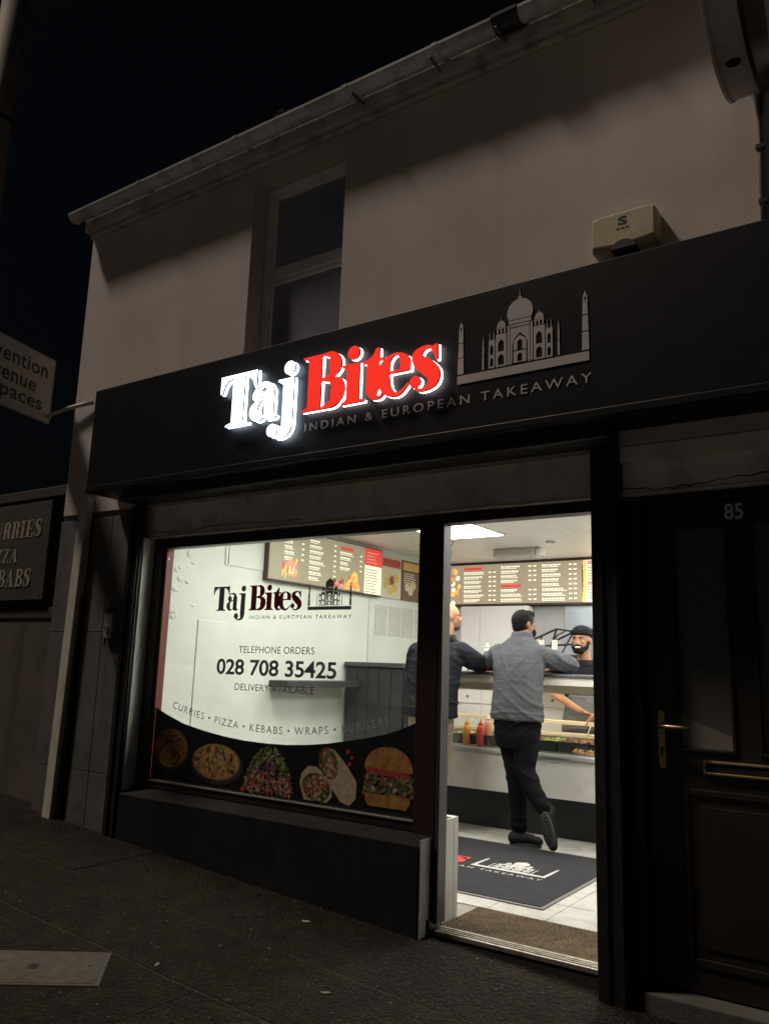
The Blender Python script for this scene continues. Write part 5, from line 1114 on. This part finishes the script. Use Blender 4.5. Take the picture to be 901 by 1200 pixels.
q = MB()      # full beard and moustache
for sg_ in (-1, 1):
    q.cap(hc+s*sg_*.066+f*.012-zz*.010, hc+s*sg_*.058+f*.032-zz*.055, .015, .022, 8); q.cap(hc+s*sg_*.058+f*.032-zz*.055, hc+s*sg_*.022+f*.066-zz*.090, .023, .026, 8)
    q.cap(hc+f*.094-zz*.040+s*sg_*.004, hc+f*.078-zz*.052+s*sg_*.034, .0075, .0075, 8)
q.cap(hc+s*-.022+f*.066-zz*.090, hc+s*.022+f*.066-zz*.090, .027, .027, 8); q.ell(hc+f*.086-zz*.078, (.020, .010, .009), 10, 6, rot)
q.build('beard', HAIR, p3, voxel=.005, sm=2)
TEE = M('teeth', (.80, .78, .74), .3); EYW, EYD = M('eye_white', (.42, .38, .34), .4), M('eye_dark', (.01, .008, .006), .2)
q = MB(); q.ell(hc+f*.0875-zz*.0575, (.027, .0125, .0085), 14, 8, rot); q.build('teeth', TEE, p3, smooth=True)
for sg_ in (-1, 1):
    c_ = hc+f*.0775+s*sg_*.030+zz*.006; q = MB(); q.ell(c_, (.0105, .006, .0042), 12, 8, rot); e_ = q.build('eye', EYW, p3, smooth=True)
    q = MB(); q.ell(c_+f*.0035, (.0055, .004, .0046), 10, 6, rot); q.build('iris', EYD, e_, smooth=True)
    q = MB(); q.cap(hc+f*.0900+s*sg_*.014+zz*.027, hc+f*.080+s*sg_*.046+zz*.029, .0048, .0038, 8); q.build('eyebrow', HAIR, p3, smooth=True)

# cloth folds: displace the finished garment surfaces with creases that run where the cloth is pulled
from mathutils import noise as mnoise
def crease(o, fn):
    dg = bpy.context.evaluated_depsgraph_get(); me = bpy.data.meshes.new_from_object(o.evaluated_get(dg)); o.modifiers.clear()
    me.calc_loop_triangles()
    nr = [v.normal.copy() for v in me.vertices]
    for v, n_ in zip(me.vertices, nr): v.co += n_*fn(v.co, n_)
    for pl in me.polygons: pl.use_smooth = True
    o.data = me
def sst(a, b, x): t = max(0, min(1, (x-a)/(b-a))); return t*t*(3-2*t)
def ridge(u, w): return max(0.0, math.sin(u))**w
def jump_fold(p, n):
    nz = mnoise.noise(p*7); n2 = mnoise.noise(p*3+Vector((4, 1, 7)))
    d = .005*nz
    low = sst(1.28, 1.08, p.z)*sst(-.78, -.45, p.x); d += .008*low*ridge((p.z+.75*p.x)*52+2.2*n2+1.2*nz, 2)
    hem = sst(1.06, .94, p.z); d += .006*hem*ridge(p.z*75+5*n2, 2)-.010*sst(.915, .90, p.z)
    side = sst(1.15, 1.32, p.z)*sst(1.48, 1.38, p.z)
    d += .0045*side*ridge((p.z-1.2*abs(p.x+.59))*46+2.5*n2, 3)
    arm = sst(.20, .30, abs(p.x+.59)); d += .010*arm*ridge((p.x*.8+p.z*.9)*62+2*nz, 2)
    return d
crease(jumper, jump_fold)
def jack_fold(p, n):
    nz = mnoise.noise(p*6); n2 = mnoise.noise(p*3)
    return .006*nz+.010*ridge((p.z+.5*p.x)*42+3*n2, 3)*sst(1.45, 1.30, p.z)+.006*ridge(p.z*60+4*n2, 2)*sst(1.0, .92, p.z)
crease(jacket, jack_fold); p2.location.x = .032
def tr_fold(p, n):
    nz = mnoise.noise(p*9); n2 = mnoise.noise(p*4)
    knee = max(0, 1-abs(p.z-.50)/.14); ank = sst(.30, .14, p.z); seat = sst(.66, .84, p.z)
    return .004*nz+.008*knee*ridge(p.z*70+4*n2+p.x*9, 2)+.010*ank*ridge(p.z*95+3*n2, 2)+.006*seat*ridge((p.z-.6*abs(p.x+.545))*60+3*n2, 2)
crease(trousers1, tr_fold)
